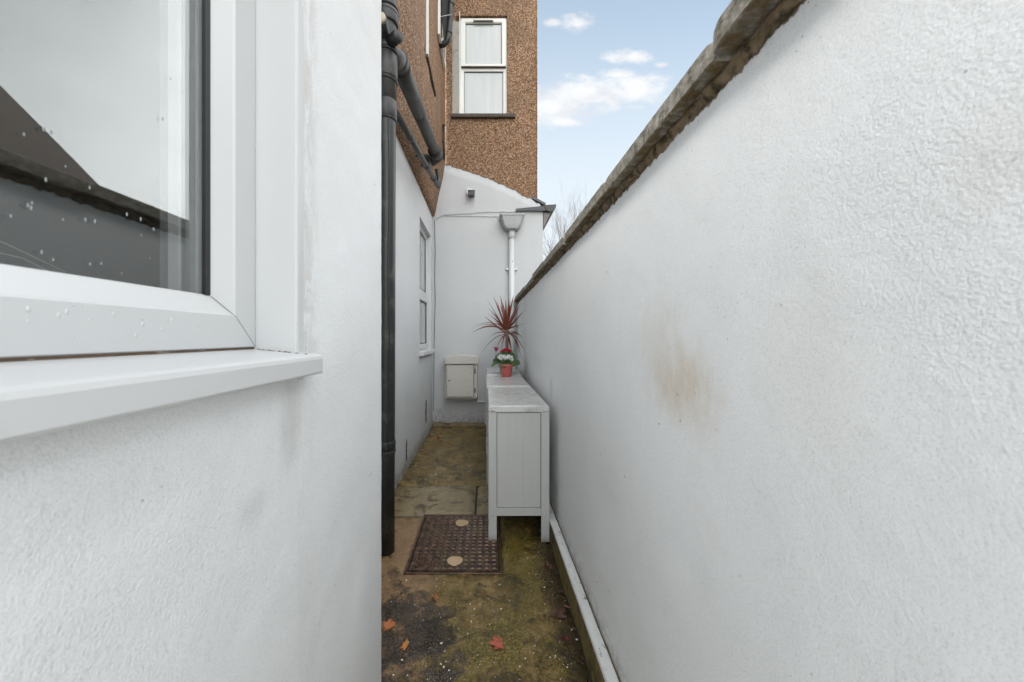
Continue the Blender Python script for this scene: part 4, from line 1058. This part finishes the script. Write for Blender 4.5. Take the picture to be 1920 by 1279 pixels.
cyclamen('flower_pot', .202, 3.60, .047, .064, .122, plain('pink_plastic_pot', (.50,.115,.10), .38, .05, 20), 42, .070,
    [(-.075,0.056249999999999994,0.0189,MW),(-.055,0.04125,0.0189,MW),(-.035,0.06,0.0189,MW),(-.020,0.04125,0.0175,MW),(.0,0.052500000000000005,0.0203,MW),(.018,0.066,0.0189,MW),(.028,0.045,0.0175,MW),(.045,0.052500000000000005,0.0175,MW),(.052,0.03375,0.0162,MW),(-.062,0.07125000000000001,0.0162,MW)],
    'pink pot of white cyclamen, the front one on the cabinets', 5)
cyclamen('flower_pot', .205, 3.80, .050, .070, .125, plain('dark_green_pot', (.025,.035,.022), .45), 140, .140,
    [(-.100,.108,.017,MP),(-.088,.125,.015,MP),(-.112,.13,.013,MP),(-.02,.100,.019,MR),(.0,.110,.019,MR),(.018,.104,.019,MR),(.035,.098,.018,MR),(-.045,.095,.016,MR),(.05,.10,.014,MR),(.10,.03,.010,MW)],
    'dark pot of red flowering cyclamen just behind the pink pot', 9, .10)

# ================================================================== FALLEN LEAVES
def maple(size, seed, curl):
    rr = random.Random(seed); bm = B(); pts = []
    lobes = [(90, 1.0), (38, .92), (142, .92), (-15, .68), (195, .68)]
    keys = []
    for a, l in lobes:
        keys += [(a-17, l*.66), (a-11, l*.86), (a-7, l*.80), (a, l), (a+7, l*.80), (a+11, l*.86), (a+17, l*.66)]
    for a, l in [(64, .50), (116, .50), (12, .46), (168, .46), (-55, .22), (235, .22), (270, .10)]: keys.append((a, l))
    keys.sort()
    def pz(x, y): return .003+curl*(x*x+.6*y*y)/size + .25*curl*size*math.sin(x/size*5+seed)
    c = bm.verts.new((0, 0, pz(0, 0)))
    inner = []; outer = []
    for a, l in keys:
        l *= size*(1+rr.uniform(-.08, .08)); q = R(a)
        x, y = l*math.cos(q), l*math.sin(q)
        inner.append(bm.verts.new((x*.5, y*.5, pz(x*.5, y*.5)))); outer.append(bm.verts.new((x, y, pz(x, y))))
    n = len(keys)
    for i in range(n):
        j = (i+1) % n
        bm.faces.new([c, inner[i], inner[j]]); bm.faces.new([inner[i], outer[i], outer[j], inner[j]])
    return bm
leaves = [ # px, py, size, z-rot, colour, curl, label
 (937,1209,.045,185,(.45,.10,.06),.18,'red maple leaf lying flat and alone on the mossy concrete in front'),
 (757,1219,.030,75,(.60,.24,.05),.55,'curled orange leaf on the dark broken patch at the bottom left'),
 (724,1178,.040,20,(.50,.17,.05),.35,'orange brown leaf poking out at the foot of the near wall corner'),
 (816,1127,.026,120,(.55,.20,.06),.7,'small folded orange leaf at the top edge of the dark broken patch'),
 (826,1111,.020,10,(.30,.21,.09),.8,'tiny shrivelled tan leaf between the iron cover and the dark patch'),
 (820,823,.055,60,(.42,.11,.04),.5,'orange red leaf on the far paving near the end wall'),
 (1045,1158,.045,40,(.085,.030,.02),.3,'dark brown wet leaf against the plinth, larger one of the pair'),
 (1062,1140,.030,300,(.13,.050,.03),.5,'reddish brown leaf leaning on the plinth beside the dark leaf'),
 (1064,1203,.030,200,(.12,.022,.025),.5,'small dark red crumpled leaf near the plinth at the lower right'),
 (1030,1067,.030,150,(.16,.075,.05),.6,'pale brown curled leaf just in front of the near cabinet beside the plinth'),
 (842,925,.0,0,None,0,'')]
for i, (px, py, s, rz, c_, curl, lb) in enumerate(leaves):
    if not s: continue
    Z = CH*F/(py-VY); p = P(px, py, Z)
    m = leaf_mat('fallen_leaf_%s' % 'abcdefghijkl'[i], tuple(x*.55 for x in c_), tuple(min(1, x*1.35) for x in c_), .3)
    bm = maple(s, i+1, curl)
    if curl >= .5: bmesh.ops.scale(bm, verts=bm.verts, vec=(.55, 1.1, 1.3))
    bmesh.ops.rotate(bm, verts=bm.verts, cent=(0, 0, 0), matrix=__import__('mathutils').Matrix.Rotation(R(rz-90), 3, 'Z'))
    st = thing('fallen_leaf', (p.x, p.y, .003), lb, 'leaf', 'fallen leaves on the paving')
    bmesh.ops.translate(bm, verts=bm.verts, vec=st.location); obj('blade', bm, m, st)
    q = R(rz-180); bm = B()
    tube(bm, [st.location+Vector((0, 0, .004)), st.location+Vector((math.cos(q)*s*.5, math.sin(q)*s*.5, .006)), st.location+Vector((math.cos(q+.25)*s*.95, math.sin(q+.25)*s*.95, .009))], .0009, 5)
    obj('stalk', bm, m, st)

# ================================================================== GRIT
r4 = random.Random(21)
def scatter(name, n, mat, clusters, smin, smax, label, flat=.5):
    bm = B(); 
    for i in range(n):
        cx_, cy_, rx, ry, wgt = r4.choices(clusters, [c_[4] for c_ in clusters])[0]
        x, y = r4.gauss(cx_, rx), r4.gauss(cy_, ry)
        if not (-.70 < x < .365 and .6 < y < 4.85): continue
        if X0-.01 < x < X1+.01 and Y0-.01 < y < Y1+.01 and r4.random() < .8: continue
        s = smin+(smax-smin)*r4.random()**3
        q = r4.uniform(0, 6.28); vs = []
        a_, b2 = s*r4.uniform(.6, 1.2), s*r4.uniform(.4, .9)
        z_g = .0045 if not (X0 < x < X1 and Y0 < y < Y1) else .012
        N = 5; top_ = bm.verts.new((x, y, z_g+s*flat))
        rim = [bm.verts.new((x+a_*math.cos(k*6.283/N)*math.cos(q)-b2*math.sin(k*6.283/N)*math.sin(q), y+a_*math.cos(k*6.283/N)*math.sin(q)+b2*math.sin(k*6.283/N)*math.cos(q), z_g-.002+s*r4.uniform(0, .2))) for k in range(N)]
        for k in range(N): bm.faces.new([rim[k], rim[(k+1) % N], top_])
        bm.faces.new(list(reversed(rim)))
    return tag(obj(name, bm, mat), label, kind='stuff')
fl = plain('paint_flake', (.72,.68,.58), .6, .2, 40)
scatter('paint_flakes', 760, fl, [(-.38,3.2,.14,.12,3),(-.30,3.5,.2,.4,3),(-.45,2.9,.12,.15,1),(-.20,1.42,.10,.10,1.3),(-.10,1.30,.12,.10,1),(.10,1.5,.22,.28,2.5),(.28,1.4,.05,.4,2),(-.40,2.2,.06,.4,1),(-.3,1.7,.2,.15,1.2),(0,4.3,.3,.3,.5),(.25,2.3,.08,.2,.5)], .0010, .0058, 'white flakes of paint and grit scattered over the paving')
scatter('gravel', 2600, plain('dark_gravel', (.085,.072,.060), .55, .6, 160), [(-.33,1.50,.09,.06,2),(-.36,1.38,.11,.10,3),(-.28,1.30,.08,.05,1),(-.42,1.62,.06,.05,1)], .0012, .0048, 'loose dark gravel of the broken patch at the bottom left', .8)
scatter('leaf_litter', 420, plain('rotten_litter', (.055,.030,.016), .7, .5, 60), [(.335,1.45,.022,.35,2),(.32,1.75,.03,.15,1.5),(-.40,1.6,.03,.1,.4),(-.60,4.0,.05,.5,.5)], .003, .010, 'dark rotting leaf scraps along the plinth', .35)
# weeds at the cover edge
bm = B()
for k in range(26):
    cx_, cy_ = r4.choice([(-.18,1.828),(-.16,1.830),(-.25,1.826),(.0,1.827),(-.405,2.2)])
    x, y = cx_+r4.gauss(0,.010), cy_+r4.gauss(0,.004); s = r4.uniform(.004,.010); q = r4.uniform(0,6.28)
    vs = [bm.verts.new((x,y,.001)), bm.verts.new((x+s*math.cos(q)*.6+s*.3*math.sin(q), y+s*math.sin(q)*.6, s*.8)), bm.verts.new((x+s*1.2*math.cos(q), y+s*1.2*math.sin(q), s*.9)), bm.verts.new((x+s*math.cos(q)*.6-s*.3*math.sin(q), y+s*math.sin(q)*.6+s*.3, s*.8))]
    bm.faces.new(vs)
tag(obj('moss', bm, LG[2]), 'tiny green weeds in the joint round the iron cover', kind='stuff')

# ================================================================== BARE TREE
tr = thing('bare_tree', (3.3, 15, 0), 'bare winter tree whose fine twigs rise behind the garden wall', 'tree')
r5 = random.Random(4)
tb = B(); cb = B()
def grow(bm_, p, d, L, r, depth):
    n = 4; pts = [p]; dd = d.copy()
    for i in range(n):
        dd = (dd+Vector((r5.uniform(-.16,.16), r5.uniform(-.16,.16), r5.uniform(-.04,.14)))).normalized(); pts.append(pts[-1]+dd*L/n)
    tube(bm_, pts, [r*(1-.5*i/n) for i in range(n+1)], 6 if depth < 2 else 3, caps=False)
    if depth >= 5: return
    for k in range(5 if depth < 4 else 4):
        i = r5.randint(1, n); q = pts[i]
        ax = dd.orthogonal().normalized(); ax.rotate(__import__('mathutils').Quaternion(dd, r5.uniform(0, 6.28)))
        nd = (dd*.8+ax*r5.uniform(.35,.75)+Vector((0,0,.12))).normalized()
        grow(cb, q, nd, L*r5.uniform(.5,.72), r*(1-.5*i/n)*.55, depth+1)
grow(tb, Vector((3.15,15,0)), Vector((0,0,1)), 3.2, .14, 0)
bk = plain('grey_bark', (.06,.05,.042), .9, .3, 10, .5)
obj('trunk', tb, bk, tr); obj('crown', cb, bk, tr)

# ================================================================== NEIGHBOUR HOUSE (seen only mirrored in the big pane)
nh = thing('neighbour_house', (7.4, 1, 0), 'dark brick neighbouring house with steep tiled roof, mirrored in the large window pane', 'building')
bm = B(); prism(bm, [(4.9,-.02),(10,-.02),(10,3.52),(7.45,6.07),(4.9,3.52)], 1, -3, 4.95)
obj('wall', bm, plain('brown_brick', (.13,.10,.085), .9, .3, 8, .3), nh)
bm = B(); prism(bm, [(4.1,2.87),(7.45,6.22),(10.8,2.87),(10.8,2.97),(7.45,6.36),(4.1,2.97)], 1, -3.1, 5.05)
obj('roof', bm, plain('brown_tile', (.075,.062,.053), .85, .3, 14, .4), nh)
